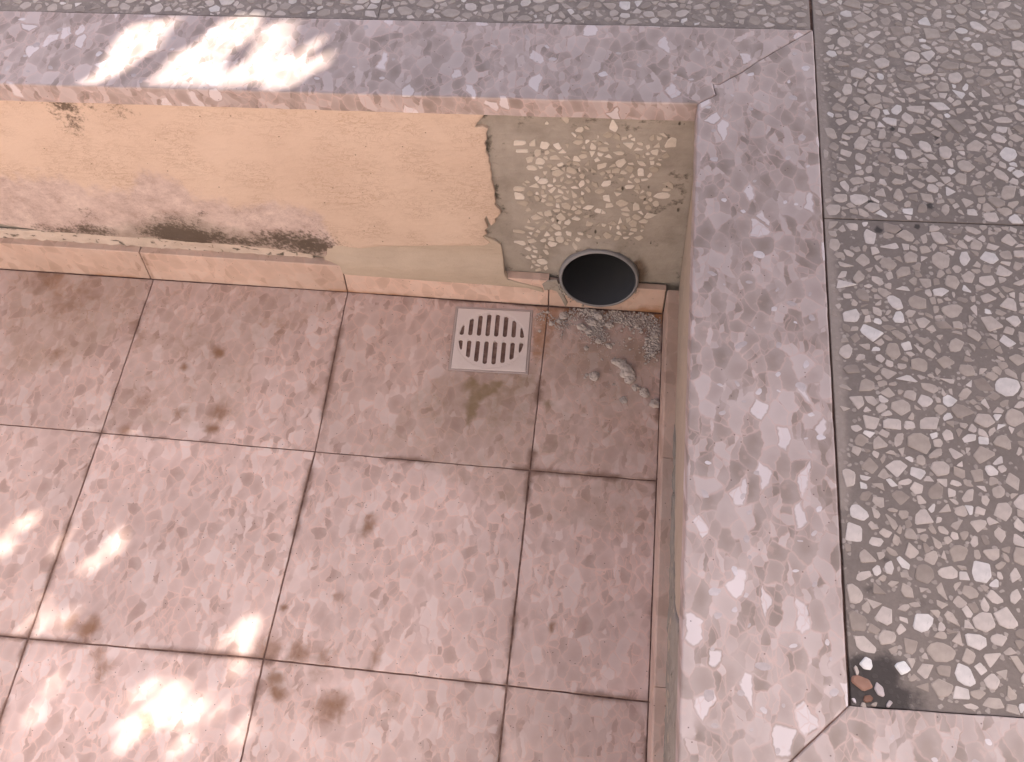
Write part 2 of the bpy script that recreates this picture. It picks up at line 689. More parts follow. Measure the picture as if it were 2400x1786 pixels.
MAT['cement'] = m_cement('olive cement', (0.23, 0.195, 0.158), (0.37, 0.318, 0.27), (0.50, 0.43, 0.37))
MAT['fillet'] = m_cement('smooth beige cement', (0.44, 0.345, 0.265), (0.51, 0.405, 0.315), (0.57, 0.455, 0.355), pits=False)
MAT['rough_cement'] = m_cement('rough grey cement', (0.34, 0.26, 0.19), (0.46, 0.35, 0.26), (0.58, 0.43, 0.33))
MAT['crumble'] = m_cement('crumbled cream mortar', (0.40, 0.31, 0.24), (0.62, 0.50, 0.42), (0.76, 0.63, 0.54))
MAT['smear'] = m_cement('grey smeared cement', (0.24, 0.21, 0.175), (0.34, 0.30, 0.255), (0.44, 0.39, 0.335))
MAT['lump'] = m_cement('grey mortar crumbs', (0.37, 0.31, 0.27), (0.53, 0.45, 0.40), (0.64, 0.55, 0.49), pits=False)


def m_matrix():
    B = NB('grey terrazzo cement')
    big = B.noise(9.0, 4.0, 0.6)
    fine = B.noise(160.0, 5.0, 0.7)
    col = B.ramp(big, [(0.3, (0.158, 0.121, 0.104)), (0.7, (0.235, 0.186, 0.16))])
    col = B.mix(0.5, col, B.mix(fine, (0.10, 0.08, 0.072), (0.29, 0.24, 0.215)))
    # small fragments of stone in the cement
    v = B.voro(125.0, B.vmath('ADD', B.co, B.vmath('SCALE', B.noise(90.0, 2.0, color=True), 0.008)))
    s = B.n('ShaderNodeSeparateColor')
    B.l(v.outputs['Color'], s.inputs[0])
    ch = B.math('MULTIPLY', B.math('SUBTRACT', 1.0, B.sm(v.outputs['Distance'], 0.30, 0.42)), B.math('GREATER_THAN', s.outputs[0], 0.45))
    col = B.mix(B.math('MULTIPLY', ch, 0.75), col, B.mix(s.outputs[1], (0.28, 0.232, 0.205), (0.46, 0.39, 0.35)))
    # pale cement cream worked over the face, dark grime
    a = B.attr('cream')
    m = B.sm(B.math('ADD', a, B.math('MULTIPLY', B.math('SUBTRACT', B.noise(30.0, 5.0, 0.65), 0.5), 0.9)), 0.35, 0.75)
    col = B.mix(B.math('MULTIPLY', m, 0.8), col, B.mix(fine, (0.27, 0.215, 0.185), (0.37, 0.305, 0.27)))
    a = B.attr('grime')
    m = B.math('MULTIPLY', B.sm(B.math('ADD', a, B.math('MULTIPLY', B.math('SUBTRACT', B.noise(34.0, 6.0, 0.7), 0.5), 1.0)), 0.3, 0.8), B.sm(a, 0.02, 0.15))
    col = B.mix(B.math('MULTIPLY', m, 0.92), col, (0.035, 0.026, 0.024))
    h = B.math('ADD', fine, B.math('MULTIPLY', ch, 0.6))
    return B.done(col, 0.62, B.bump(h, 0.4, 0.0012), 0.4)


MAT['matrix'] = m_matrix()


def m_chip(name, stops, spots=True):
    B = NB(name)
    g = B.n('ShaderNodeNewGeometry')
    r = B.math('FRACT', B.math('ADD', B.math('MULTIPLY', g.outputs['Random Per Island'], 1.0), B.math('MULTIPLY', B.rnd(), 1.618)))
    col = B.ramp(r, stops)
    cl = B.noise(55.0, 4.0, 0.55)
    col = B.mix(1.0, col, B.ramp(cl, [(0.25, 0.78), (0.75, 1.15)]), 'MULTIPLY')
    f = B.noise(300.0, 3.0, 0.7)
    col = B.mix(B.math('MULTIPLY', B.sm(f, 0.60, 0.75), 0.4), col, (0.26, 0.22, 0.20))
    film = B.sm(B.noise(6.0, 4.0, 0.65), 0.45, 0.75)
    col = B.mix(B.math('MULTIPLY', film, 0.35), col, (0.30, 0.245, 0.21))
    return B.done(col, 0.5, B.bump(cl, 0.25, 0.001), 0.4)


MAT['chip'] = m_chip('pavement stone chips', [(0.0, (0.27, 0.215, 0.185)), (0.15, (0.38, 0.308, 0.265)), (0.6, (0.475, 0.393, 0.35)), (0.88, (0.56, 0.475, 0.435)), (1.0, (0.66, 0.605, 0.585))])
MAT['wall_chip'] = m_chip('wall aggregate', [(0.0, (0.42, 0.35, 0.28)), (0.35, (0.55, 0.47, 0.39)), (0.75, (0.66, 0.58, 0.50)), (1.0, (0.76, 0.68, 0.61))])
MAT['red_chip'] = m_chip('reddish stone', [(0.0, (0.19, 0.085, 0.055)), (1.0, (0.29, 0.145, 0.10))])
MAT['white_chip'] = m_chip('white stone', [(0.0, (0.70, 0.66, 0.64)), (1.0, (0.78, 0.75, 0.74))])
MAT['pale_chip'] = m_chip('pale marble', [(0.0, (0.46, 0.385, 0.38)), (0.6, (0.55, 0.475, 0.475)), (1.0, (0.68, 0.61, 0.62))])


def m_plastic(name, col, rough, dirt_shade=0.3, dcol=(0.3, 0.2, 0.15)):
    B = NB(name)
    n = B.noise(24.0, 5.0, 0.65)
    f = B.noise(220.0, 3.0, 0.6)
    c = B.mix(B.math('MULTIPLY', B.sm(n, 0.45, 0.8), dirt_shade), col, dcol)
    rg = B.math('ADD', rough, B.math('MULTIPLY', B.math('SUBTRACT', n, 0.5), 0.25))
    return B.done(c, rg, B.bump(f, 0.08, 0.0006), 0.5)


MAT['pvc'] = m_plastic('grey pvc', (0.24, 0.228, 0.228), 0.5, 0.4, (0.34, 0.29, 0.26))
MAT['pvc_in_shaded'] = m_plastic('grey pvc bore, dusty', (0.075, 0.075, 0.08), 0.5, 0.2, (0.10, 0.09, 0.085))  # pvc colour made darker to stand for shade inside the bore
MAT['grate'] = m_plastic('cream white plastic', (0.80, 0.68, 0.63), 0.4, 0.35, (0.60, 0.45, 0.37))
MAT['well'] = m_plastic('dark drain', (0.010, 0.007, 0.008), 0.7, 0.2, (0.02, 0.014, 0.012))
MAT['steel_lip'] = m_plastic('drain frame', (0.50, 0.40, 0.37), 0.5, 0.5)


def m_simple(name, c0, c1, scale, rough):
    B = NB(name)
    n = B.noise(scale, 5.0, 0.6)
    return B.done(B.mix(n, c0, c1), rough, B.bump(n, 0.4, 0.01), 0.3)


MAT['bounce'] = m_simple('cream house paint', (0.66, 0.61, 0.56), (0.74, 0.69, 0.64), 3.0, 0.8)
MAT['soil'] = m_simple('bare earth', (0.10, 0.075, 0.055), (0.19, 0.15, 0.11), 6.0, 0.9)
MAT['leaf'] = m_simple('green leaf', (0.05, 0.09, 0.025), (0.08, 0.12, 0.04), 9.0, 0.5)
MAT['bark'] = m_simple('bark', (0.10, 0.075, 0.055), (0.18, 0.14, 0.10), 20.0, 0.9)
MAT['sealant'] = m_simple('pale joint filler', (0.44, 0.38, 0.37), (0.58, 0.52, 0.52), 60.0, 0.7)

# ------------------------------------------------------------------ the setting: ground and floor
me = prism([(-60, -60), (60, -60), (60, 60), (-60, 60)], lambda u, v, w: Vector((u, v, w)), -0.10, -0.4)
tag(link('ground', me, MAT['soil']), kind='structure')

floor = empty('floor', (0, 0, 0), kind='structure')
flat = lambda u, v, w: Vector((u, v, w))
me = prism([(-2.5, 0.013), (-2.5, -3.0), (2.6, -3.0), (2.6, -1.13), (1.035, -1.13), (1.035, 0.013)], flat, -0.0020, -0.09)
link('grout_bed', me, MAT['grout'], floor)

# drain position and size on the floor
dTL, dTR, dBL, dBR = [at_floor(*p) for p in ((1073, 717), (1244, 725.5), (1053, 870.5), (1236.5, 879.3))]
DR = [(p.x, p.y) for p in (dTL, dTR, dBR, dBL)]
DC = (sum(p[0] for p in DR) / 4, sum(p[1] for p in DR) / 4)
dax = (Vector(DR[1]) - Vector(DR[0])).normalized()
day = Vector((-dax.y, dax.x))
DS = 0.151


def dpt(a, c):
    return (DC[0] + dax.x * a + day.x * c, DC[1] + dax.y * a + day.y * c)


# stains and painted crumb shade on the floor: photo position, radius in metres, strength, stretch
def spot(u, v, r, s, ax=1.0, ang=0.0):
    p = at_floor(u, v)
    return (p.x, p.y, r, s, ax, math.cos(ang), math.sin(ang))


SP = {
    'brown': [spot(515, 827, .015, 1.0), spot(438, 857, .014, .9), spot(512, 965, .022, .9), spot(500, 1003, .015, 1.0), spot(425, 970, .018, .6), spot(320, 780, .05, .45),
              spot(205, 690, .06, .55), spot(150, 720, .05, .5), spot(330, 940, .04, .5), spot(860, 1235, .012, .9, 2.0, 1.0), spot(862, 1215, .010, .8), spot(290, 1010, .02, .8),
              spot(205, 1475, .022, 1.0), spot(160, 1460, .02, .7), spot(235, 1530, .02, .7), spot(665, 1425, .010, 1.0), spot(790, 1400, .012, .7), spot(625, 1530, .03, .8),
              spot(700, 1530, .025, .9), spot(760, 1540, .025, .7), spot(650, 1590, .018, .9), spot(655, 1620, .02, 1.0), spot(770, 1660, .035, .9), spot(735, 1580, .02, .6),
              spot(880, 1540, .012, .8, 1.8, 1.4), spot(245, 1570, .018, .7, 2, 1.4), spot(350, 1690, .02, .7), spot(340, 1560, .02, .4), spot(1295, 1470, .006, .9, 2.5, 1.5),
              spot(735, 905, .02, .6), spot(925, 1640, .03, .5), spot(110, 650, .05, .6), spot(130, 830, .03, .5), spot(985, 845, .012, .4), spot(440, 800, .05, .35),
              spot(300, 1640, .03, .35), spot(1450, 1190, .012, .5), spot(1410, 1230, .01, .4), spot(990, 1590, .02, .4), spot(660, 760, .03, .4)],
    'rust': [spot(1290, 745, .045, .8), spot(1265, 790, .03, .7), spot(1545, 740, .03, 1.0), spot(1530, 760, .03, .8), spot(1420, 735, .05, .6), spot(1255, 830, .02, .6),
             spot(1340, 720, .03, .9), spot(700, 745, .05, .35), spot(620, 770, .03, .35), spot(150, 665, .05, .4), spot(420, 700, .04, .3)],
    'olive': [spot(1110, 910, .018, .8, 2.2, -.6), spot(1093, 950, .012, .7, 2.0, 1.2), spot(1155, 895, .016, .6), spot(1010, 960, .05, .35), spot(1230, 890, .03, .6), spot(1150, 980, .03, .4),
              spot(1280, 945, .012, .8), spot(1200, 940, .09, .4), spot(1120, 1010, .05, .25), spot(1480, 1440, .012, .5), spot(1490, 1000, .03, .3), spot(1285, 1330, .02, .3),
              spot(1320, 1060, .03, .4), spot(1440, 1140, .03, .45), spot(1280, 1040, .02, .4)],
    'dust': [spot(1390, 840, .09, .75), spot(1470, 900, .09, .7), spot(1350, 780, .06, .5), spot(1500, 830, .08, .8), spot(1430, 960, .08, .5), spot(1520, 1000, .06, .45), spot(1300, 860, .05, .35), spot(1360, 1040, .08, .3)],
    'dirt_shade': [spot(1372, 745, .016, .8), spot(1400, 765, .014, .8), spot(1425, 730, .012, .7), spot(1480, 745, .016, .8), spot(1520, 780, .016, .85), spot(1535, 815, .012, .8), spot(1318, 745, .010, .6), spot(1360, 778, .010, .6), spot(630, 1545, .014, .9), spot(1188, 1607, .010, .9), spot(1241, 1102, .01, .5), spot(237, 1014, .012, .8), spot(225, 1040, .010, .7), spot(1350, 725, .02, .9), spot(1330, 740, .012, .6)],  # joint dirt, plus dark shade painted in between the mortar crumbs
}


REG = {'dust': [([tuple(at_floor(*p)[:2]) for p in ((1050, 866), (1000, 900), (950, 945), (905, 1010), (862, 1058), (980, 1085), (1110, 1160), (1300, 1230), (1560, 1260), (1590, 700), (1260, 712), (1240, 880))], 0.50, .008),
                ([tuple(at_floor(*p)[:2]) for p in ((368, 640), (830, 680), (770, 745), (650, 800), (605, 860), (590, 930), (570, 1010), (230, 1010))], 0.48, .02),
                ([tuple(at_floor(*p)[:2]) for p in ((0, 600), (362, 650), (320, 760), (180, 860), (0, 900))], 0.6, .03)],
       'olive': [([tuple(at_floor(*p)[:2]) for p in ((1100, 880), (1130, 905), (1165, 890), (1190, 900), (1150, 925), (1125, 935), (1105, 985), (1100, 1010), (1092, 985), (1100, 930))], 0.75, .004)]}


def stain(name):
    L = SP[name]

    def f(u, v):
        t = 0.0
        wx, wy = 0.010 * fbm(u * 34, v * 34, 1.5), 0.010 * fbm(u * 34, v * 34, 8.5)
        for (poly, k, soft_) in REG.get(name, ()):
            d = poly_dist((u + wx * .6, v + wy * .6), poly)
            if not inside((u + wx * .6, v + wy * .6), poly):
                d = -d
            t = max(t, k * sstep(-soft_, soft_, d) + (0.25 * k * math.exp(-(d / .006) ** 2) if soft_ < .01 else 0))
        for (x, y, r, s, ax, ca, sa) in L:
            dx, dy = u - x + wx * min(1.0, r / .015), v - y + wy * min(1.0, r / .015)
            if abs(dx) > 3 * r * ax or abs(dy) > 3 * r * ax:
                continue
            a = dx * ca + dy * sa
            c = -dx * sa + dy * ca
            q = (a / ax) ** 2 + c * c
            t = max(t, s * math.exp(-q / (r * r) * 0.9))
        return t
    return f


# grid corners of the joints as measured
def fp(u, v):
    p = at_floor(u, v)
    return (p.x, p.y)


colx = {-4: -1.6, -3: -1.2, -2: -.8, -1: -.4, 0: 0.0, 1: .4, 2: .8, 3: X4}
rowy = {0: -0.0005, 1: -D0, 2: -D0 - T, 3: -D0 - 2 * T, 4: -D0 - 3 * T, 5: -D0 - 4 * T}
corner = {}
for i, x in colx.items():
    for j, y in rowy.items():
        yy = y + (A0 * (x - .8) if j == 0 else 0)
        corner[i, j] = (x + (A1 * -y if i == 3 else 0), yy)
for k, uv_ in {(0, 1): (237.3, 1014), (1, 1): (738.4, 1058.5), (2, 1): (1242.5, 1102), (3, 1): (1539.8, 1126.7), (1, 2): (617.8, 1544.3), (2, 2): (1188, 1607), (3, 2): (1520.7, 1645),
               (0, 0): (359.6, 655), (1, 0): (815, 684), (2, 0): (1285.3, 718.8)}.items():
    corner[k] = fp(*uv_)
dirt_shade0 = stain('dirt_shade')
for (i, j) in [(i, j) for i in range(-4, 3) for j in range(0, 5)]:
    q = [corner[i, j], corner[i + 1, j], corner[i + 1, j + 1], corner[i, j + 1]]
    vis = -1 <= i and j <= 2
    q = inset(q, 0.0010 if j < 1 else 0.0015)
    if area2(q) < 0:
        q = q[::-1]
    tilt = (random.uniform(-.0012, .0012), random.uniform(-.0012, .0012), random.uniform(-.0003, .0003))
    cx_, cy_ = sum(p[0] for p in q) / 4, sum(p[1] for p in q) / 4
    fm = (lambda tilt, cx_, cy_: (lambda u, v, w: Vector((u, v, w + tilt[0] * (u - cx_) + tilt[1] * (v - cy_) + tilt[2]))))(tilt, cx_, cy_)
    holes = []
    if (i, j) == (1, 0):
        h = DS / 2 + 0.0012
        holes = [[dpt(-h, -h), dpt(h, -h), dpt(h, h), dpt(-h, h)]]
    qq = q

    def tile_dirt_shade(u, v, qq=qq):
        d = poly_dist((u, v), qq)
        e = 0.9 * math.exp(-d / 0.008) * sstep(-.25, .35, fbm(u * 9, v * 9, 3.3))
        return max(e, dirt_shade0(u, v))
    attrs = {'dirt_shade': tile_dirt_shade}
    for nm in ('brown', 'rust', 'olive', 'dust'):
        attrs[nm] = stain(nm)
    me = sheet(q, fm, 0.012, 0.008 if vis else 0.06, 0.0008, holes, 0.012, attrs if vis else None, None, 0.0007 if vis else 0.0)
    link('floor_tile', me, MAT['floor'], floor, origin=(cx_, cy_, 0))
# floor round the corner, in front of the return wall
for i in range(4):
    for j in range(5):
        x0, y0 = 1.04 + .4 * i, -1.145 - .4 * j
        q = inset([(x0, y0), (x0 + .4, y0), (x0 + .4, y0 - .4), (x0, y0 - .4)], 0.002)
        me = sheet(q, flat, 0.012, 0.1, 0.0008)
        link('floor_tile', me, MAT['floor'], floor, origin=(x0 + .2, y0 - .2, 0))

# ------------------------------------------------------------------ back wall
bw = empty('low_wall', (0.4, 0.1, 0.0), 'low cream wall behind the drain with peeling plaster and a stony cement patch at its right end', 'wall')
PC = (0.8951, 0.0970)                        # pipe centre in x, z
PR = 0.0757
pipe_hole = [(PC[0] + (PR - 0.0015) * math.cos(a), PC[1] + (PR - 0.0015) * math.sin(a)) for a in [k * math.tau / 40 for k in range(40)]]
XL = -2.4
XR = wall_x(0, 0.0) + 0.006
face_c = lambda u, v, w: Vector((u, wall_y(u, v) + 0.0065 - w, v))
face_p = lambda u, v, w: Vector((u, wall_y(u, v) - w, v))


def wpx(pts):
    return [at_wall(*p) for p in pts]


# photo points from the enlarged view of the patch
def z2(pts):
    return [(1000 + p[0] * 0.339, 200 + p[1] * 0.339) for p in pts]


def z1(pts):
    return [(80 + p[0] * 0.36937, 90 + p[1] * 0.36937) for p in pts]


def z4(pts):
    return [(980 + p[0] * 0.2973, 640 + p[1] * 0.2973) for p in pts]


def g_edge(u, v):
    g = 0.0
    d = min(seg_dist((u, v), jag[i], jag[i + 1]) for i in range(len(jag) - 1))
    g = max(g, 0.85 * math.exp(-(d / 0.012) ** 2) * sstep(-.45, .3, fbm(u * 25, v * 25, 6)))
    g = max(g, 0.48 * sstep(.1, .5, fbm(u * 26, v * 26, 11)))
    g = max(g, 0.6 * math.exp(-((u - XR) / 0.012) ** 2) * sstep(-.3, .4, fbm(u * 20, v * 14, 1)))
    g = max(g, 0.45 * math.exp(-((v - HB + .02) / 0.012) ** 2) * sstep(-.2, .4, fbm(u * 16, v * 16, 5)))
    d = math.hypot(u - PC[0], v - PC[1]) - PR
    g = max(g, 0.5 * math.exp(-(d / 0.006) ** 2) * sstep(-.3, .3, fbm(u * 30, v * 30, 2)))
    return g


def g_rust(u, v):
    d = math.hypot(u - PC[0], v - PC[1]) - PR
    a = math.atan2(v - PC[1], u - PC[0])
    return math.exp(-(d / 0.016) ** 2) * (1.0 if -0.9 < a < 0.6 else 0.25)


jag_px = z2([(412, 190), (390, 222), (352, 258), (333, 292), (384, 284), (426, 300), (410, 338), (418, 372), (399, 402), (412, 430), (408, 462), (432, 500), (428, 530), (443, 560), (440, 590), (452, 622),
             (447, 650), (458, 682), (464, 712), (472, 742), (469, 772), (478, 800), (470, 826), (490, 850), (507, 866), (513, 888), (492, 914), (474, 925), (478, 948), (444, 974), (428, 940), (412, 905), (402, 930), (424, 985),
             (402, 1004), (418, 1030), (388, 1044)])
jag = wpx(jag_px)
# cement body of the wall (shows at the right-hand end)
cem = [(XL, -0.05), (XR, -0.05), (XR, HB + .012), (XL, HB - 0.055)]


def cem_relief(u, v):
    r = 0.0012 * fbm(u * 22, v * 22, 7) + 0.0006 * fbm(u * 70, v * 70, 2)
    ux = at_ridge(v)
    r += 0.012 * math.exp(-(max(0.0, math.hypot(u - PC[0], v - PC[1]) - PR) / 0.012) ** 2) * (0.75 + .5 * fbm(u * 40, v * 40, 4)) * sstep(.06, .10, v) - 0.0018 * math.exp(-((u - ux) / 0.0035) ** 2)
    return r


ridge = wpx(z2([(550, 215), (552, 400), (560, 600), (575, 800), (590, 1000), (640, 1180)]))


def at_ridge(v):
    pr = sorted(ridge, key=lambda p: p[1])
    if v <= pr[0][1]:
        return pr[0][0]
    for a, c in zip(pr, pr[1:]):
        if v <= c[1]:
            return a[0] + (c[0] - a[0]) * (v - a[1]) / (c[1] - a[1])
    return pr[-1][0]


# the far left of the body is coarse, only the patch needs a fine grid
body = [(0.55, -0.05), (XR, -0.05), (XR, HB + 0.004), (0.55, HB - 0.008)]
me = sheet(body, face_c, 0.16, 0.006, 0.0, [pipe_hole], 0.10, {'grime': g_edge, 'rust': g_rust}, cem_relief)
patch = link('cement_patch', me, MAT['cement'], bw, smooth=True)
patch['label'] = 'olive grey cement patch studded with pale stone chips around the pipe'
me = prism([(XL, -0.05), (0.549, -0.05), (0.549, HB - 0.008), (XL, HB - 0.075)], face_c, -0.001, -0.16)
link('wall_core', me, MAT['cement'], bw)

# cream plaster coat, 4 mm proud, with a broken right edge
botL = wpx(z1([(-400, 1150), (65, 1225), (180, 1232), (300, 1240), (430, 1250), (560, 1262), (640, 1266), (740, 1262), (830, 1276), (960, 1292), (1100, 1300), (1200, 1306), (1330, 1316), (1400, 1326), (1520, 1336), (1640, 1352), (1740, 1370), (1810, 1384), (1838, 1386), (1900, 1370), (2000, 1350), (2100, 1330), (2200, 1320)]))
botR = wpx(z2([(0, 1110), (120, 1110), (260, 1110), (400, 1110), (440, 1090)]))
top = [(1.2, HB + .012), (XL, HB - .075)]
jj = [(p[0], p[1]) for p in jag]
tz = lambda u: HB + TX * (u - 1.0) + 0.006
outl = [(XL, 0.098), (-0.9, 0.099)] + botL + botR[1:] + jj[::-1]
outl = outl[:-1] + [(jj[0][0], tz(jj[0][0])), (XL, tz(XL))]
film_px = wpx(z1([(100, 1190), (400, 1170), (760, 1100), (1000, 1080), (1250, 1180), (1500, 1210), (1700, 1200), (1800, 1270)]))
mould_px = [(wpx(z1([p]))[0], r, s) for p, r, s in [((90, 1212), .012, .55), ((200, 1226), .012, .7), ((330, 1215), .016, .75), ((430, 1225), .012, .7), ((500, 1250), .008, .5), ((740, 1238), .012, .7), ((800, 1200), .016, .65), ((880, 1235), .022, 1.15), ((950, 1250), .022, 1.2), ((1040, 1262), .018, 1.1), ((930, 1190), .022, .55),
            ((1130, 1262), .018, .8), ((1240, 1280), .014, .8), ((1330, 1290), .012, .75), ((1450, 1290), .014, .6), ((1560, 1280), .022, .75), ((1640, 1300), .022, .85), ((1740, 1310), .024, .9), ((1810, 1325), .014, .95), ((1700, 1350), .016, .6),
            ((200, 430), .014, .75), ((175, 410), .014, .7), ((225, 500), .011, .55), ((250, 560), .010, .5), ((275, 600), .008, .4), ((350, 440), .010, .35), ((500, 450), .02, .3), ((1060, 1110), .006, .5), ((300, 1090), .008, .5), ((350, 1130), .008, .5)]]


def mould(u, v):
    t = 0.0
    for (p, r, s) in mould_px:
        q = ((u - p[0]) / (r * 2.0)) ** 2 + ((v - p[1]) / (r * 1.3)) ** 2
        if q < 6:
            t = max(t, 1.15 * s * math.exp(-q * .7))
    if u < -0.05:
        t = max(t, .6 * math.exp(-((v - .10) / .014) ** 2))
    return t


def line_v(pts, u):
    if u <= pts[0][0]:
        return pts[0][1]
    for a, c in zip(pts, pts[1:]):
        if u <= c[0]:
            return a[1] + (c[1] - a[1]) * (u - a[0]) / (c[0] - a[0])
    return pts[-1][1]


chalk_line = wpx(z1([(65, 860), (200, 880), (330, 960), (500, 930), (600, 980), (680, 820), (760, 810), (850, 880), (950, 920), (1000, 1010), (1150, 1010), (1280, 1080), (1400, 1050), (1600, 1040), (1750, 1060), (1850, 1130), (1900, 1230)]))


def chalk(u, v):
    if u > chalk_line[-1][0] + .02:
        return 0.0
    e = sstep(chalk_line[-1][0] + .02, chalk_line[-1][0] - .03, u)
    return e * sstep(0.045, -0.055, v - line_v(chalk_line, u))


def film(u, v):
    if u > film_px[-1][0] + .01:
        return 0.0
    t = line_v(film_px, u)
    return 0.8 * sstep(0.035, -0.05, v - t)


def pl_relief(u, v):
    r = 0.0010 * fbm(u * 12, v * 20, 3)
    if v < .16 and u < .42:
        r += 0.0016 * fbm(u * 60, v * 60, 9) * sstep(.16, .11, v)
    return r


me = sheet(outl, face_p, 0.008, 0.008, 0.0014, (), None, {'mould': mould, 'chalk': chalk, 'film': film}, pl_relief)
link('plaster_coat', me, MAT['plaster'], bw, smooth=True)
# crumbled mortar strip under the plaster on the left
strip = [(XL, 0.078), (0.36, 0.078), (0.36, 0.098), (0.2, 0.108), (XL, 0.108)]
me = sheet([(XL, 0.07), (0.345, 0.07), (0.335, 0.10), (0.2, 0.112), (XL, 0.112)], lambda u, v, w: Vector((u, wall_y(u, v) + 0.0045 - w, v)), 0.003, 0.006, 0.0, (), None, {'grime': lambda u, v: .75 * sstep(.0, .45, fbm(u * 60, v * 110, 5)), 'rust': lambda u, v: 0.3 * sstep(0, .5, fbm(u * 12, 0, 2))},
           lambda u, v: 0.0034 * fbm(u * 70, v * 70, 4))
st = link('crumbled_mortar', me, MAT['crumble'], bw, smooth=True)
# smooth beige cement fillet over the skirting
fil = z2([(-700, 1095), (-640, 1070), (-480, 1062), (-300, 1048), (0, 1046), (200, 1041), (388, 1046), (470, 1078), (512, 1108), (528, 1185), (540, 1262), (566, 1302), (635, 1322), (760, 1352), (806, 1364)])
fil_b = z2([(812, 1392), (700, 1360), (400, 1336), (0, 1310), (-300, 1286), (-560, 1268), (-690, 1250), (-720, 1180)])
fo = wpx(fil) + wpx(fil_b)
fil_l = min(p[0] for p in fo)
me = sheet(fo, lambda u, v, w: Vector((u, wall_y(u, v) + 0.0016 - w - 0.0165 * sstep(.14, .082, v) * sstep(fil_l - .004, fil_l + .05, u), v)), 0.012, 0.005, 0.0006, (), None, None, lambda u, v: 0.0006 * fbm(u * 10, v * 40, 6))
f_ = link('cement_fillet', me, MAT['fillet'], bw, smooth=True)
f_['label'] = 'smooth beige cement band along the foot of the plaster'

# skirting tiles of the back wall
sk_map = lambda u, v, w: Vector((u, A0 * (u - .8) - w, v))
xs = [-2.4, -2.0, -1.6, -1.2, -.8, -.4, at_floor(355, 649.6).x, at_floor(815, 683).x, at_floor(1285.3, 718.8).x, X4 - 0.0005]
for a, c in zip(xs, xs[1:]):
    g = 0.0009
    t = HS + random.uniform(-.001, .001)
    if c > 0.9:
        t = 0.073
        r = PR + 0.002
        pts = [(a + g, 0.0), (c - g, 0.0), (c - g, t)]
        a0 = math.acos(max(-1, min(1, (t - PC[1]) / r)))     # angle from the vertical
        arc = [(PC[0] + r * math.sin(th), PC[1] + r * math.cos(th)) for th in [a0 + (2 * math.pi - 2 * a0) * k / 22 for k in range(23)]]
        arc = [p for p in arc if a + g + .001 < p[0] < c - g - .001]
        pts += arc
        pts += [(a + g, t)]
    elif a > 0.7 or c > 0.7:
        t = 0.079
        pts = [(a + g, 0), (c - g, 0), (c - g, t), (a + g, t)]
    else:
        pts = [(a + g, 0), (c - g, 0), (c - g, t), (a + g, t)]
    vis = c > -.3

    def sk_rust(u, v):
        return 0.9 * math.exp(-v / 0.010) * sstep(-.2, .5, fbm(u * 6, 0.3, 8)) + (0.7 * math.exp(-((u - X4) / .05) ** 2) * math.exp(-v / .03))

    def sk_dirt(u, v):
        d = abs(math.hypot(u - PC[0], v - PC[1]) - PR)
        e = max(0.8 * math.exp(-d / 0.008) * (1 if u < PC[0] - .02 else .2), .75 * math.exp(-v / .0035))
        if abs(u) < .02:
            e = max(e, 0.8 * math.exp(-abs(u) / .003))
        return e
    zero = lambda u, v: 0.0
    me = sheet(pts, sk_map, TS + .004 if c < .9 else TS, 0.007 if vis else .08, 0.0016, (), None, {'rust': sk_rust, 'dirt_shade': sk_dirt, 'brown': zero, 'olive': zero, 'dust': zero} if vis else None)
    link('skirting_tile', me, MAT['skirting'], bw, origin=((a + c) / 2, 0, 0))
# cement smear over the skirting left of the pipe
sm_px = z2([(800, 1372), (830, 1352), (900, 1340), (925, 1392), (945, 1440), (975, 1500), (960, 1530), (930, 1470), (900, 1420), (860, 1408), (815, 1412)])


def at_plane_y(u, v, y):
    d = ray(u, v)
    p = CAM + d * ((y - CAM.y) / d.y)
    return (p.x, p.z)


me = sheet([at_plane_y(p[0], p[1], 0.0) for p in sm_px], lambda u, v, w: Vector((u, A0 * (u - .8) - 0.0022 - w, v)), 0.003, 0.005, 0.001, (), None, {'grime': lambda u, v: 0.35, 'rust': lambda u, v: 0.2}, lambda u, v: .001 * fbm(u * 60, v * 60, 1))
link('cement_smear', me, MAT['cement'], bw, smooth=True)


# ------------------------------------------------------------------ stone chips
def clip_half(poly, m, n):
    out = []
    for i in range(len(poly)):
        p, q = poly[i - 1], poly[i]
        dp = (p[0] - m[0]) * n[0] + (p[1] - m[1]) * n[1]
        dq = (q[0] - m[0]) * n[0] + (q[1] - m[1]) * n[1]
        if (dp <= 0) != (dq <= 0):
            t = dp / (dp - dq)
            out.append((p[0] + (q[0] - p[0]) * t, p[1] + (q[1] - p[1]) * t))
        if dq <= 0:
            out.append(q)
    return out


def cells(pts, rad, wts=None):
    """Voronoi cells clipped to a square of half side rad"""
    G = {}
    for k, p in enumerate(pts):
        G.setdefault((int(p[0] // rad), int(p[1] // rad)), []).append(k)
    for k, p in enumerate(pts):
        gx, gy = int(p[0] // rad), int(p[1] // rad)
        nb = [m for dx in (-2, -1, 0, 1, 2) for dy in (-2, -1, 0, 1, 2) for m in G.get((gx + dx, gy + dy), []) if m != k]
        poly = [(p[0] - rad, p[1] - rad), (p[0] + rad, p[1] - rad), (p[0] + rad, p[1] + rad), (p[0] - rad, p[1] + rad)]
        for m in nb:
            q = pts[m]
            n = (q[0] - p[0], q[1] - p[1])
            t = 0.5
            if wts:
                t += max(-.3, min(.3, (wts[k] ** 2 - wts[m] ** 2) / (2 * (n[0] ** 2 + n[1] ** 2) + 1e-12)))
            poly = clip_half(poly, (p[0] + n[0] * t, p[1] + n[1] * t), n)
            if len(poly) < 3:
                break
        if len(poly) >= 3:
            yield k, p, poly


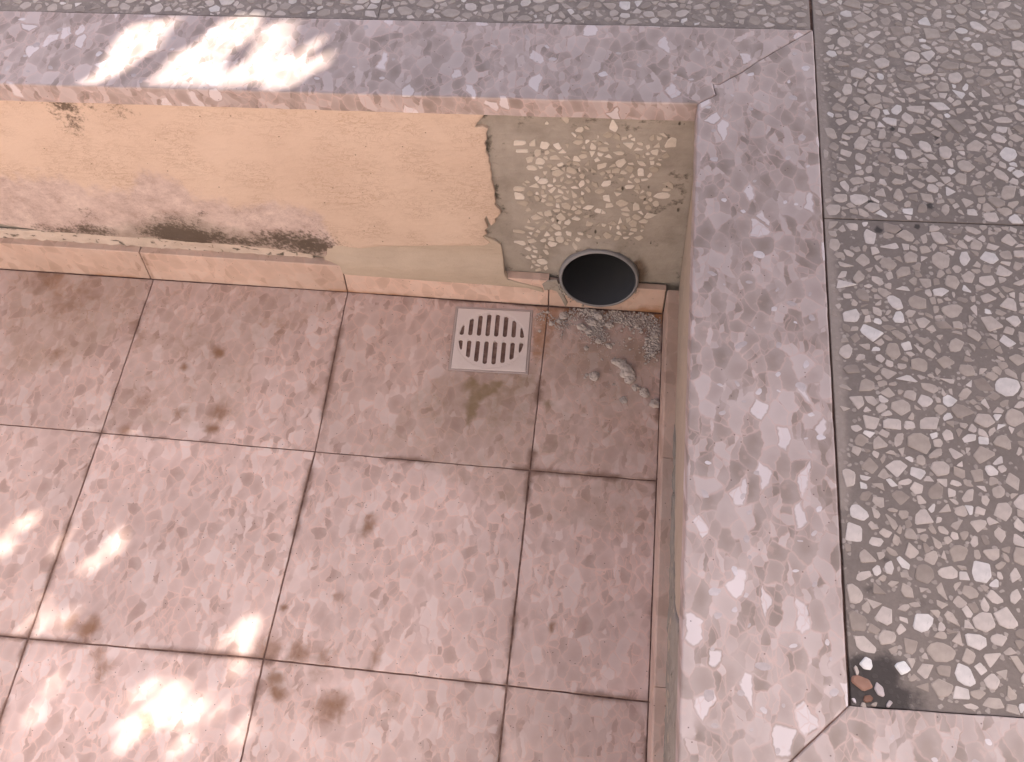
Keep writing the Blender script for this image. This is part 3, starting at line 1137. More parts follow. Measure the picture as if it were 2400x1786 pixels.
def poisson(x0, x1, y0, y1, dlist, tries, rng):
    pts = []
    wts = []
    G = {}
    cs = 0.008
    for it in range(tries):
        p = (rng.uniform(x0, x1), rng.uniform(y0, y1))
        # big stones first, small ones into what is left
        share, d = next((a for a in dlist if it < a[0] * tries), dlist[-1])
        d *= rng.uniform(.85, 1.1)
        gx, gy = int(p[0] // cs), int(p[1] // cs)
        ok = True
        for dx in range(-4, 5):
            for dy in range(-4, 5):
                for (q, e) in G.get((gx + dx, gy + dy), ()):
                    dd = (d + e) * 0.5
                    if (q[0] - p[0]) ** 2 + (q[1] - p[1]) ** 2 < dd * dd:
                        ok = False
                        break
                if not ok:
                    break
            if not ok:
                break
        if ok:
            G.setdefault((gx, gy), []).append((p, d))
            pts.append(p)
            wts.append(d * .5)
    return pts, wts


def chip_outline(p, poly, rng, fill=(0.72, 0.95)):
    """a broken stone inside its cell: shrunk, some corners knocked off"""
    f = rng.uniform(*fill)
    cx_ = sum(q[0] for q in poly) / len(poly)
    cy_ = sum(q[1] for q in poly) / len(poly)
    poly = list(poly)
    lim = rng.choice((3, 4, 4, 5, 5, 6))
    while len(poly) > lim:
        i = min(range(len(poly)), key=lambda i: abs(area2([poly[i - 1], poly[i], poly[(i + 1) % len(poly)]])))
        poly.pop(i)
    ang = rng.uniform(0, math.pi)
    st = rng.uniform(0.5, 1.0)
    ca, sa = math.cos(ang), math.sin(ang)
    out = []
    for q in poly:
        dx, dy = (q[0] - cx_) * f, (q[1] - cy_) * f
        a, c = dx * ca + dy * sa, (-dx * sa + dy * ca) * st
        out.append((cx_ + a * ca - c * sa, cy_ + a * sa + c * ca))
    # drop very short edges, then cut the corners a little
    res = []
    n = len(out)
    for i in range(n):
        p0, p1, p2 = out[i - 1], out[i], out[(i + 1) % n]
        k = rng.choice((0.05, 0.09, 0.15, 0.28))
        res.append((p1[0] + (p0[0] - p1[0]) * k, p1[1] + (p0[1] - p1[1]) * k))
        res.append((p1[0] + (p2[0] - p1[0]) * k, p1[1] + (p2[1] - p1[1]) * k))
    return res


def chip_bm(bm, outl, fmap, h, rng, bev=0.13):
    n = len(outl)
    cx_ = sum(q[0] for q in outl) / n
    cy_ = sum(q[1] for q in outl) / n
    tx_, ty_ = rng.uniform(-.05, .05), rng.uniform(-.05, .05)

    def ring(f, w):
        return [bm.verts.new(fmap(cx_ + (q[0] - cx_) * f, cy_ + (q[1] - cy_) * f, w + tx_ * (q[0] - cx_) + ty_ * (q[1] - cy_) if w > 0 else w)) for q in outl]
    r0, r1, r2 = ring(1.0, -0.001), ring(0.99, h * 0.45), ring(1 - bev, h)
    if area2(outl) < 0:
        r0, r1, r2 = r0[::-1], r1[::-1], r2[::-1]
    for a, c in ((r0, r1), (r1, r2)):
        for i in range(n):
            j = (i + 1) % n
            bm.faces.new([a[i], a[j], c[j], c[i]])
    bm.faces.new(r2)


def place_chips(lst, fmap, h, mat, parent, rng, name='stone_chip', own=10 ** 6, flip=False):
    """the first `own` chips become objects of their own, the rest one joined part"""
    lst = sorted(lst, key=lambda c: -abs(area2(c)))
    rest = bmesh.new()
    cnt = 0
    for k, ol in enumerate(lst):
        if k < own:
            bm = bmesh.new()
            chip_bm(bm, ol, fmap, h * rng.uniform(.6, 1.2), rng)
            if flip:
                bmesh.ops.reverse_faces(bm, faces=bm.faces)
            me = bpy.data.meshes.new(name)
            bm.to_mesh(me)
            bm.free()
            cx_ = sum(q[0] for q in ol) / len(ol)
            cy_ = sum(q[1] for q in ol) / len(ol)
            link(name, me, mat, parent, origin=fmap(cx_, cy_, 0))
        else:
            chip_bm(rest, ol, fmap, h * rng.uniform(.5, 1.0), rng)
            cnt += 1
    if cnt:
        if flip:
            bmesh.ops.reverse_faces(rest, faces=rest.faces)
        me = bpy.data.meshes.new(name + 's')
        rest.to_mesh(me)
        r = link('small_stone_chips', me, mat, parent)
        r['kind'] = 'stuff'
    rest.free()


rng = random.Random(21)
# exposed aggregate in the cement patch
zone = wpx(z2([(640, 420), (700, 330), (800, 285), (900, 250), (1100, 290), (1300, 300), (1450, 290), (1640, 310), (1680, 460), (1640, 560), (1660, 700), (1640, 830), (1560, 900), (1540, 990), (1470, 1080), (1300, 1090), (1100, 1080), (1060, 1120), (880, 1120), (820, 1200),
               (850, 1290), (780, 1330), (700, 1280), (660, 1130), (650, 1000), (690, 880), (650, 760), (680, 600)]))
zx = [p[0] for p in zone]
zz = [p[1] for p in zone]
pts, wts = poisson(min(zx), max(zx), min(zz), max(zz), ((.006, .023), (.05, .018), (.25, .0135), (1, .0085)), 14000, rng)
lst = []
for k, p, poly in cells(pts, 0.02, wts):
    if inside(p, zone) and math.hypot(p[0] - PC[0], p[1] - PC[1]) > PR + 0.012:
        dens = 0.95 - 0.3 * (fbm(p[0] * 14, p[1] * 14, 2) > 0.25) - 0.35 * sstep(0.40, 0.47, p[1])
        if rng.random() < dens:
            lst.append(chip_outline(p, poly, rng, (0.72, 1.02)))
place_chips(lst, lambda u, v, w: Vector((u, wall_y(u, v) + 0.0070 - cem_relief(u, v) - w, v)), 0.0016, MAT['wall_chip'], bw, rng, own=300)


# ------------------------------------------------------------------ right wall
rw = empty('low_wall', (1.1, -0.5, 0.0), 'low narrow wall on the right of the sunken floor, seen edge on below its wide terrazzo coping', 'wall')
rmap = lambda u, v, w: Vector((wall_x(u, v) - w, u, v))
YE = -1.12


def r_grime(u, v):
    g = 0.35 * sstep(.1, .5, fbm(u * 10, v * 18, 2))
    g = max(g, 0.5 * math.exp(-((v - HS - .004) / .006) ** 2) * sstep(-.1, .4, fbm(u * 14, 1, 4)))
    return g


me = sheet([(YE, -0.05), (wall_y(1.03, .25) + .002, -0.05), (wall_y(1.03, .25) + .002, HB + .006), (YE, HB + .016)], rmap, 0.15, 0.012, 0.0, (), None, {'grime': r_grime, 'rust': lambda u, v: 0},
           lambda u, v: 0.0008 * fbm(u * 18, v * 18, 1) + 0.0035 * sstep(-.35, -.75, u) * sstep(.35, .1, v) * (0.5 + fbm(u * 50, v * 50, 3)))
link('wall_face', me, MAT['fillet'], rw, smooth=True)
# rough cement smeared over the wall foot towards the viewer
me = sheet([(YE, 0.084), (-0.30, 0.085), (-0.36, 0.115), (-0.50, 0.15), (-0.62, 0.20), (-0.72, 0.26), (-0.80, 0.40), (-0.86, HB - .01), (YE, HB - .01)], lambda u, v, w: Vector((wall_x(u, v) - 0.001 - w, u, v)), 0.008, 0.010, 0.002, (), None,
           {'grime': lambda u, v: .45 * sstep(0, .5, fbm(u * 22, v * 22, 6)), 'rust': lambda u, v: 0}, lambda u, v: 0.004 * (fbm(u * 45, v * 45, 3) + .3))
link('cement_smear', me, MAT['smear'], rw, smooth=True)
rs_map = lambda u, v, w: Vector((X4 - A1 * u - w, u, v))
ys = [YE, -0.775, -D0, -0.002]
for a, c in zip(ys, ys[1:]):
    t = 0.0815
    me = sheet([(a + .0006, 0), (c - .0006, 0), (c - .0006, t), (a + .0006, t)], rs_map, TSR, 0.008, 0.003, (), None,
               {'rust': lambda u, v: .5 * math.exp(-v / .008) * sstep(-.2, .5, fbm(u * 6, 0.9, 8)), 'dirt_shade': lambda u, v: .5 * math.exp(-v / .003), 'brown': lambda u, v: 0, 'olive': lambda u, v: 0, 'dust': lambda u, v: .35 * sstep(-.3, 0, u)})
    link('skirting_tile', me, MAT['skirting'], rw, origin=(X4, (a + c) / 2, 0))

# the wall that turns right at the bottom of the picture
fw = empty('low_wall', (1.7, -1.05, 0.0), 'low wall that turns right at the near corner, only the pale terrazzo top of it in view', 'wall')
me = prism([(XC + 0.014, -1.115), (3.0, -1.115), (3.0, -0.97), (XC + 0.17, -0.97)], lambda u, v, w: Vector((u, v, ctop(u, v) - 0.036 + w)), 0.0, -0.60)
link('wall_face', me, MAT['fillet'], fw)
me = prism([(1.036, -1.13), (3.0, -1.13), (3.0, -1.116), (1.036, -1.116)], flat, 0.082, 0.0)
link('skirting_tile', me, MAT['skirting'], fw)

# ------------------------------------------------------------------ copings
cmap = lambda s, t, w: cop(s, t, w)
TH = HT - HB
crack_px = [(1640, 243), (1655, 232), (1669, 227), (1678, 222), (1674, 206), (1671, 197), (1686, 198), (1710, 184), (1740, 168), (1775, 144), (1820, 118)]
crack = [to_st(at_cop(*p)) for p in crack_px]
crack[0] = (0.0, 0.0)
crack.append((CW, CW))
back_c = [(-3.4, 0.0), (-1.602, 0.0), (-1.602, CW), (-3.4, CW)]
crL = [(p[0] - .0003, p[1] + .0003) for p in crack]
crR = [(p[0] + .0003, p[1] - .0003) for p in crack]
T2 = to_st(at_cop(1995, 1654))[1]             # where the pavement corner lies
back_s = [(-1.6, 0.0)] + crL[:] + [(-1.6, CW)]
right_s = crR[::-1] + [(0.0, T2 - CW)] + [(CW - .0006, T2)]
mit2 = to_st(at_cop(1935, 1706))
right_s = [crR[-1]] + crR[-2::-1] + [(0.0, T2 - CW), (mit2[0] - .001, mit2[1]), (CW - .001, T2)]
front_s = [(CW, T2), (mit2[0], mit2[1] - .001), (0.0 + .001, T2 - CW), (2.2, T2 - CW), (2.2, T2)]


def chip_zone(outl, n, seed, lo=.010, hi=.022):
    r = random.Random(seed)
    xs_ = [p[0] for p in outl]
    ys_ = [p[1] for p in outl]
    res = []
    for _ in range(n * 6):
        p = (r.uniform(max(-1.4, min(xs_)), min(.6, max(xs_))), r.uniform(min(ys_), max(ys_)))
        if not inside(p, outl) or poly_dist(p, outl) < .012:
            continue
        rad = r.uniform(lo, hi) * r.uniform(.45, 1)
        if any(math.hypot(p[0] - q[0], p[1] - q[1]) < 0.9 * (rad + q[2]) for q in res):
            continue
        res.append((p[0], p[1], rad))
        if len(res) >= n:
            break
    ol = []
    for (x, y, rad) in res:
        k = r.randint(4, 6)
        a0 = r.uniform(0, 6.28)
        st, an = r.uniform(.45, .9), r.uniform(0, 3.14)
        P_ = []
        for i in range(k):
            a = a0 + i * 6.283 / k + r.uniform(-.35, .35)
            q = (math.cos(a) * rad * .5, math.sin(a) * rad * .5 * st)
            P_.append((x + q[0] * math.cos(an) - q[1] * math.sin(an), y + q[0] * math.sin(an) + q[1] * math.cos(an)))
        ol.append(P_ if area2(P_) > 0 else P_[::-1])
    return ol


for outl_, par, n, lab in ((back_c, bw, 0, None), (back_s, bw, 45, None), (right_s, rw, 80, None), (front_s, fw, 30, None)):
    big = outl_ is back_c
    me = sheet(outl_, cmap, TH, 0.05 if big else 0.011, 0.0024, (), None, None, None, 0.0 if big else 0.0010)
    cs = link('coping_slab', me, MAT['coping'], par, origin=cop(sum(p[0] for p in outl_) / len(outl_), sum(p[1] for p in outl_) / len(outl_)))
    lst = []
    r_ = random.Random(n + 5)
    for P_ in chip_zone(outl_, n, 30 + n):
        cut = []
        for i in range(len(P_)):
            p0, p1, p2 = P_[i - 1], P_[i], P_[(i + 1) % len(P_)]
            k = r_.choice((.12, .2, .3))
            cut.append((p1[0] + (p0[0] - p1[0]) * k, p1[1] + (p0[1] - p1[1]) * k))
            cut.append((p1[0] + (p2[0] - p1[0]) * k, p1[1] + (p2[1] - p1[1]) * k))
        lst.append(cut)
    if lst:
        place_chips(lst, cmap, 0.0003, MAT['pale_chip'], cs, r_, name='marble_chip')
# bed under the mitre so that the crack is not a hole
me = prism([(.004, .014), (.014, .004), (CW + .01, CW - .03), (CW - .03, CW + .01)], cmap, -0.004, -TH + .002)
link('mortar_bed', me, MAT['grout'], bw)
me = prism([(CW - .004, T2 - .001), (CW - .012, T2 + .002), (.01, T2 - CW + .03), (.03, T2 - CW + .01), (CW + .006, T2 - .012)], cmap, -0.003, -TH + .002)
link('mortar_bed', me, MAT['grout'], rw)

# ------------------------------------------------------------------ pavement
pave = empty('pavement', (1.6, -0.2, ctop(1.6, -.2)), kind='structure')
PZ = -0.003
pmap = lambda s, t, w: cop(s, t, PZ + w)
J1 = to_st(at_cop(1930, 508))[1]
me = prism([(CW, T2 - .0), (CW, CW), (-3.4, CW), (-3.4, 12), (12, 12), (12, T2)], pmap, -0.006, -0.30)
link('joint_bed', me, MAT['grout'], pave)
# the pale house wall, added unseen behind the viewer: sunlit, it throws light into the sunken corner
hw = empty('added_bounce_wall', (0.0, -4.2, -0.1), 'sunlit cream house wall added unseen behind the viewer', 'wall')
me = prism([(-6, -0.1), (5, -0.1), (5, 4.4), (-6, 4.4)], lambda u, v, w: Vector((u, -4.0 + w, v)), 0.0, -0.25)
link('bounce_face', me, MAT['bounce'], hw)
me = prism([(-6, -0.1), (5, -0.1), (5, 0.35), (-6, 0.35)], lambda u, v, w: Vector((u, -4.0 + w, v)), 0.03, -0.001)
link('bounce_plinth', me, MAT['rough_cement'], hw)
corner_dark = [(to_st(at_cop(*p)), r, s) for p, r, s in (((2020, 1600), .030, 1.1), ((2060, 1580), .035, 1.0), ((2090, 1640), .03, 1.0), ((2010, 1560), .02, .9), ((2150, 1640), .03, .6), ((2040, 1380), .012, .6), ((2075, 1310), .012, .5), ((2080, 1480), .03, .40))]
dark_px = [(to_st(at_cop(*p)), r * .62, 1.2) for p, r in (((2034, 233), .008), ((2094, 298), .009), ((2195, 320), .009), ((2200, 335), .007), ((2210, 405), .007), ((2180, 480), .010), ((2060, 535), .012), ((2110, 538), .012), ((2150, 530), .009), ((2045, 410), .008), ((2040, 470), .007))]


def p_grime(u, v):
    t = 0.50 * sstep(-.15, -.75, v) * sstep(-.3, .4, fbm(u * 7, v * 5, 4))
    for (p, r, s) in corner_dark + dark_px:
        q = ((u - p[0]) ** 2 + (v - p[1]) ** 2) / (r * r)
        if q < 7:
            t = max(t, s * math.exp(-q))
    return t


def p_cream(u, v):
    e = math.exp(-((u - CW) / 0.022) ** 2)
    top_ = 0.55 * sstep(-.35, .15, v)
    return max(e * (0.9 if v > -.7 else .4), top_)


slabs = []
yy = [T2 - 0.0, J1, J1 + .72, J1 + 1.44, J1 + 2.16]
x_ = [CW + .0015, CW + .72, CW + 1.44, CW + 2.16]
for a, c in zip(x_, x_[1:]):
    for e, f in zip(yy, yy[1:]):
        slabs.append((a, c, e, f))
for a in (-.54, -1.26, -1.98, -2.7):
    for e, f in ((CW + .002, J1 + .72), (J1 + .72, J1 + 1.44)):
        slabs.append((a, a + .7215, e, f))
random.seed(3)
chips_by = []
for (a, c, e, f) in slabs:
    q = inset([(a, e), (c, e), (c, f), (a, f)], 0.0010)
    near = a < .3 and e < .45 and c > .1
    side = (not near) and a < .3 and a > -1.9 and e < .3
    me = sheet(q, pmap, 0.02, 0.007 if near else 0.06, 0.0010, (), None, {'grime': p_grime, 'cream': p_cream})
    sl = link('paving_slab', me, MAT['matrix'], pave, origin=pmap((a + c) / 2, (e + f) / 2, 0))
    if near or side:
        chips_by.append((sl, a, c, e, f))
# chips: fill the parts of the slabs that the picture can show
rng = random.Random(5)
all_ch = []
skip = [to_st(at_cop(*p)) for p in ((2023, 1601), (2032, 1554), (2116, 1563), (2063, 1616))]
for (sl, a, c, e, f) in chips_by:
    x1 = min(c, a + .34) if a > 0 else c
    y1 = min(f, .40)
    pts, wts = poisson(a - .01, x1 + .01, e - .01, y1 + .01, ((.004, .030), (.03, .025), (.09, .020), (.25, .015), (1, .009)), int(60000 * (x1 - a) * (y1 - e) / .24), rng)
    for k, p, poly in cells(pts, 0.034, wts):
        if not (a + .004 < p[0] < x1 - .004 and e + .004 < p[1] < y1 - .004):
            continue
        poly = [(min(max(q[0], a + .002), c - .002), min(max(q[1], e + .002), f - .002)) for q in poly]
        if abs(area2(poly)) < 8e-6:
            continue
        edge = sstep(CW + .006, CW + .034, p[0]) if a > 0 else 1
        keep = 0.97 * (0.25 + .75 * edge)
        g = max([s * math.exp(-((p[0] - d[0]) ** 2 + (p[1] - d[1]) ** 2) / (r * r)) for (d, r, s) in corner_dark + dark_px])
        if g > .45 or rng.random() > keep or min(math.hypot(p[0] - s[0], p[1] - s[1]) for s in skip) < .012:
            continue
        all_ch.append((sl, chip_outline(p, poly, rng, (0.78, 1.02))))
all_ch.sort(key=lambda t: -abs(area2(t[1])) * (1.0 + (0.5 if t[1][0][1] < .05 else 0)))
own = set(id(t[1]) for t in all_ch[:300])
for (sl, a, c, e, f) in chips_by:
    mine = [t[1] for t in all_ch if t[0] is sl and id(t[1]) in own]
    rest = [t[1] for t in all_ch if t[0] is sl and id(t[1]) not in own]
    place_chips(mine, pmap, 0.0008, MAT['chip'], sl, rng)
    if rest:
        place_chips(rest, pmap, 0.0008, MAT['chip'], sl, rng, own=0)
# loose broken stones in the dirty corner hole
main = chips_by[0][0]
for (px, rad, mat, lab, st, an) in (((2018, 1598), .021, 'red_chip', 'reddish brown stone chip in the dirty corner', .7, -.6), ((2032, 1554), .014, 'white_chip', 'bright white stone chip above the reddish one', .8, .9), ((2116, 1563), .015, 'white_chip', 'round white stone chip right of the dirty corner', .95, .2),
                                    ((2064, 1616), .015, 'pale_chip', 'bluish white sliver of stone beside the reddish one', .55, 1.9), ((2036, 1635), .010, 'red_chip', 'small reddish fragment at the slab corner', .8, .3), ((2008, 1570), .010, 'chip', None, .5, 1.9), ((2050, 1650), .007, 'chip', None, .6, .4), ((2085, 1648), .008, 'pale_chip', None, .7, 1.0), ((2025, 1652), .007, 'chip', None, .7, 2.0), ((2003, 1640), .006, 'pale_chip', None, .5, 2.2)):
    c = to_st(at_cop(*px))
    k = 6
    ol = []
    for i in range(k):
        a = i * 6.283 / k + rng.uniform(-.42, .42)
        rq = rad * rng.uniform(.5, .72)
        q = (math.cos(a) * rq, math.sin(a) * rq * st)
        ol.append((c[0] + q[0] * math.cos(an) - q[1] * math.sin(an), c[1] + q[0] * math.sin(an) + q[1] * math.cos(an)))
    bm = bmesh.new()
    ol2 = []
    for i in range(k):
        p0, p1, p2 = ol[i - 1], ol[i], ol[(i + 1) % k]
        ol2 += [(p1[0] * .88 + p0[0] * .12, p1[1] * .88 + p0[1] * .12), (p1[0] * .88 + p2[0] * .12, p1[1] * .88 + p2[1] * .12)]
    chip_bm(bm, ol2, pmap, 0.002, rng, .2)
    me = bpy.data.meshes.new('stone_chip')
    bm.to_mesh(me)
    bm.free()
    ob = link('stone_chip', me, MAT[mat], main, origin=pmap(c[0], c[1], 0))
    if lab:
        ob['label'] = lab

# ------------------------------------------------------------------ pipe
pc = Vector((PC[0], wall_y(*PC), PC[1]))
pp = empty('drain_pipe', pc, 'round grey plastic pipe mouth coming out of the cement patch above the floor corner', 'pipe')
tilt = math.radians(6)
ax = Vector((0, -math.cos(tilt), math.sin(tilt)))          # mouth looks out and slightly up
ux = Vector((1, 0, 0))
uz = ux.cross(ax) * -1
if uz.z < 0:
    uz = -uz
mouth = Vector((PC[0], -0.0045, PC[1]))


def lathe(prof, n=72):
    bm = bmesh.new()
    rings = []
    for (r, d) in prof:
        # d: distance behind the mouth plane; the bore runs level into the wall
        rings.append([bm.verts.new(mouth + ux * (r * math.cos(a)) + uz * (r * math.sin(a)) + ax * 0 + (Vector((0, d, 0)) if d > .012 else -ax * d)) for a in [k * math.tau / n for k in range(n)]])
    for a, c in zip(rings, rings[1:]):
        for i in range(n):
            j = (i + 1) % n
            bm.faces.new([a[i], a[j], c[j], c[i]])
    bmesh.ops.recalc_face_normals(bm, faces=bm.faces)
    me = bpy.data.meshes.new('pipe')
    bm.to_mesh(me)
    bm.free()
    return me


RI = 0.0695
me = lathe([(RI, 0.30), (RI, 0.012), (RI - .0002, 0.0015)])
link('pipe_bore', me, MAT['pvc_in_shaded'], pp, smooth=True)
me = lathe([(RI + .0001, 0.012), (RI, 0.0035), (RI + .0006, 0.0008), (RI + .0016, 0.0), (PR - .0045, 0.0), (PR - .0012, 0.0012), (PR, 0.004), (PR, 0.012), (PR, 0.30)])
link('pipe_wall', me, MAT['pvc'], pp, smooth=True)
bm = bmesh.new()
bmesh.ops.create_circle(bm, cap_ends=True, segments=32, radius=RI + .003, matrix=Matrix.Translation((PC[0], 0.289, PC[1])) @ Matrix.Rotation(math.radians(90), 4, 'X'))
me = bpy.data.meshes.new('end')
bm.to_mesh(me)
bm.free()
link('pipe_dark_end', me, MAT['well'], pp)  # flat near-black disc stands for the shade deep in the pipe

# ------------------------------------------------------------------ floor drain
dr = empty('floor_drain', (DC[0], DC[1], 0), 'square cream plastic floor drain with slots in a round field, set in the pink tiles', 'drain')


def slot(xc, up, R, hw, gap):
    ym = R * math.sqrt(max(0, 1 - (xc / .0685) ** 2))
    y0, y1 = gap, ym
    P_ = []
    n = 6
    for i in range(n + 1):
        a = math.pi + math.pi * i / n
        P_.append((xc + hw * math.cos(a), y0 + hw + hw * math.sin(a)))
    for i in range(n + 1):
        a = math.pi * i / n
        P_.append((xc + hw * math.cos(a), max(y1 - hw, y0 + hw) + hw * math.sin(a)))
    out = []
    for (x, y) in P_:
        L = math.hypot(x / .0655, y / R)
        if L > 1:
            x, y = x / L, y / L
        out.append((x, y if up else -y))
    return out


RS = 0.0605
holes = []
pitch = 0.01685
for k in range(8):
    xk = (k - 3.5) * pitch
    for up in (True, False):
        s = slot(xk, up, RS, 0.0042, 0.0052)
        holes.append([dpt(p[0], p[1] + 0.002) for p in s])
h = DS / 2 - 0.004
rr = 0.002
me = sheet([dpt(-h, -h), dpt(h, -h), dpt(h, h), dpt(-h, h)], lambda u, v, w: Vector((u, v, 0.0022 + w)), 0.006, 0.0035, 0.0012, holes, 0.0075, None, lambda u, v: -0.0007 * (1 - sstep(.0660, .0690, math.hypot(u - DC[0], v - DC[1]))))
link('grate', me, MAT['grate'], dr)
h0, h1 = DS / 2 - 0.0034, DS / 2 + 0.0006
me = sheet([dpt(-h1, -h1), dpt(h1, -h1), dpt(h1, h1), dpt(-h1, h1)], lambda u, v, w: Vector((u, v, 0.0014 + w)), 0.012, 0.02, 0.0006, [[dpt(-h0, -h0), dpt(h0, -h0), dpt(h0, h0), dpt(-h0, h0)]], 0.010)
link('frame', me, MAT['steel_lip'], dr)
bm = bmesh.new()
rings = []
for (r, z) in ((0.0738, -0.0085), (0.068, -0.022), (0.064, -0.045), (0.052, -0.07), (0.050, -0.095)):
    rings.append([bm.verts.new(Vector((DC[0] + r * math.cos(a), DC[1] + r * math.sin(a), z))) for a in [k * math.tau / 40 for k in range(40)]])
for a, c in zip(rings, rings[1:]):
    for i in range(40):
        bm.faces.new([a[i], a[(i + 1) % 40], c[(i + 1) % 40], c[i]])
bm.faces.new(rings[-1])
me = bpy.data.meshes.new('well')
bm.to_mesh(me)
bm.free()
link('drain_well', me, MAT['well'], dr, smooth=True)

# ------------------------------------------------------------------ mortar crumbs below the pipe
def lump_bm(bm, c, r, seed, flat_=0.55, sub=2, stretch=1.0, ang=0.0):
    nb = bmesh.new()
    bmesh.ops.create_icosphere(nb, subdivisions=sub, radius=1.0)
    ca, sa = math.cos(ang), math.sin(ang)
    mp = {}
    for v in nb.verts:
        d = v.co.normalized()
        k = 1.0 + 0.34 * noise.noise(d * 1.4 + Vector((seed * 3.1, seed, 0))) + 0.2 * noise.noise(d * 3.6 + Vector((0, seed * 2.7, seed)))
        if sub > 2:
            k += 0.13 * noise.noise(d * 7 + Vector((seed, 0, seed))) + 0.08 * noise.noise(d * 15 + Vector((seed, seed, 0)))
        x, y, z = d.x * k * stretch, d.y * k, d.z * k * flat_
        mp[v] = bm.verts.new(Vector((c[0] + (x * ca - y * sa) * r, c[1] + (x * sa + y * ca) * r, c[2] + max(z, -.35) * r + .3 * r)))
    for f in nb.faces:
        bm.faces.new([mp[v] for v in f.verts])
    nb.free()


def lump(px, r, label, seed, group='mortar lumps fallen below the pipe', **kw):
    p = at_floor(*px)
    bm = bmesh.new()
    lump_bm(bm, (p.x, p.y, 0.0), r, seed, sub=3, **kw)
    me = bpy.data.meshes.new('lump')
    bm.to_mesh(me)
    bm.free()
    ob = link('mortar_lump', me, MAT['lump'], None, origin=(p.x, p.y, 0))
    tag(ob, label, 'mortar lump', group)
    return ob


zl = lambda x, y: z4([(x, y)])[0]
K = 0.2973 * 0.00083
# the long crooked lump: one mesh from overlapping knobs, remeshed into one skin
bm = bmesh.new()
pa = [(1548, 700, 26), (1575, 705, 30), (1605, 725, 38), (1635, 752, 44), (1655, 785, 46), (1672, 820, 36), (1662, 848, 34), (1690, 835, 24), (1625, 800, 30)]
for i, (x, y, r) in enumerate(pa):
    p = at_floor(*zl(x, y))
    lump_bm(bm, (p.x, p.y, -0.001), r * K * 1.1, i + 40, 0.5, 3)
me = bpy.data.meshes.new('long_lump')
bm.to_mesh(me)
bm.free()
p = at_floor(*zl(1640, 780))
ob = link('mortar_lump', me, MAT['lump'], None, origin=(p.x, p.y, 0))
md = ob.modifiers.new('skin', 'REMESH')
md.mode = 'VOXEL'
md.voxel_size = 0.0013
md.use_smooth_shade = False
tag(ob, 'long crooked ridge of pale mortar on the floor, biggest piece of the spill', 'mortar lump', 'mortar lumps fallen below the pipe')
lump(zl(1390, 818), 40 * K, 'wide flat mortar lump lying alone left of the long crooked ridge', 1, flat_=.4)
lump(zl(1712, 908), 27 * K, 'rounded mortar lump touching the lower end of the long crooked ridge', 2)
lump(zl(1785, 950), 37 * K, 'large pointed mortar lump at the lowest end of the crooked ridge', 3, stretch=1.2, ang=-.9)
lump(zl(1418, 345), 42 * K, 'biggest mortar lump in the dense grit straight under the pipe mouth', 4, flat_=.7)
lump(zl(1375, 395), 36 * K, 'slab-like mortar lump leaning on the biggest one under the pipe', 5, stretch=1.4, ang=-.6)
lump(zl(1508, 415), 32 * K, 'mortar lump at the right edge of the dense grit under the pipe', 6)
lump(zl(1288, 427), 32 * K, 'smooth mortar lump standing clear to the left of the dense grit', 7, stretch=1.2)
lump(zl(1345, 465), 28 * K, 'mortar lump below the smooth one at the left of the grit', 8)
lump(zl(1145, 342), 30 * K, 'upright mortar lump between the drain and the pipe, larger of a pair', 9, stretch=1.35, ang=1.2)
lump(zl(1110, 382), 20 * K, 'smaller mortar lump of the pair between the drain and the pipe', 10)
lump(zl(1050, 403), 22 * K, 'single mortar lump nearest the right edge of the drain, below the skirting', 11)
lump(zl(1420, 540), 26 * K, 'lone mortar lump at the lower tip of the spill under the pipe', 12)
lump(zl(1507, 577), 20 * K, 'narrow mortar crumb lowest in the spill under the pipe', 13, stretch=1.5, ang=-1.0)
lump(zl(1862, 1035), 36 * K, 'crumbly mortar clump against the right skirting, lowest of all', 14)
lump(zl(1620, 1005), 30 * K, 'very flat pale mortar smear on the tile below the crooked ridge', 15, flat_=.18)
lump(zl(1325, 595), 20 * K, 'isolated low mortar crumb in the middle of the corner tile', 16, flat_=.4)
lump(zl(1845, 640), 27 * K, 'mortar lump at the bottom end of the grit beside the right skirting', 17)
lump(zl(1870, 500), 30 * K, 'mortar lump half way down the grit beside the right skirting', 18, stretch=1.4, ang=1.3)
lump(zl(1722, 415), 26 * K, 'angular mortar lump in the middle of the right-hand grit band', 19)
lump(zl(1792, 348), 20 * K, 'mortar lump at the top of the grit near the back right floor corner', 20)
small = [(1020, 310, 13), (1205, 312, 15), (958, 460, 13), (1670, 517, 13), (1560, 345, 17), (1470, 530, 12), (1540, 560, 12), (1450, 505, 9), (1895, 460, 17), (1330, 275, 17), (1380, 300, 18), (1300, 262, 14), (1440, 310, 12), (1690, 365, 15),
                               (1760, 465, 16), (1800, 520, 16), (1855, 560, 18), (1810, 600, 17), (1330, 805, 14), (1315, 825, 11), (1748, 907, 12), (1540, 880, 10), (1605, 455, 10), (1448, 680, 9), (1670, 605, 10), (1625, 545, 8), (1640, 575, 8), (1880, 1000, 14), (1500, 1250, 7), (1410, 1250, 6), (1550, 672, 9)]

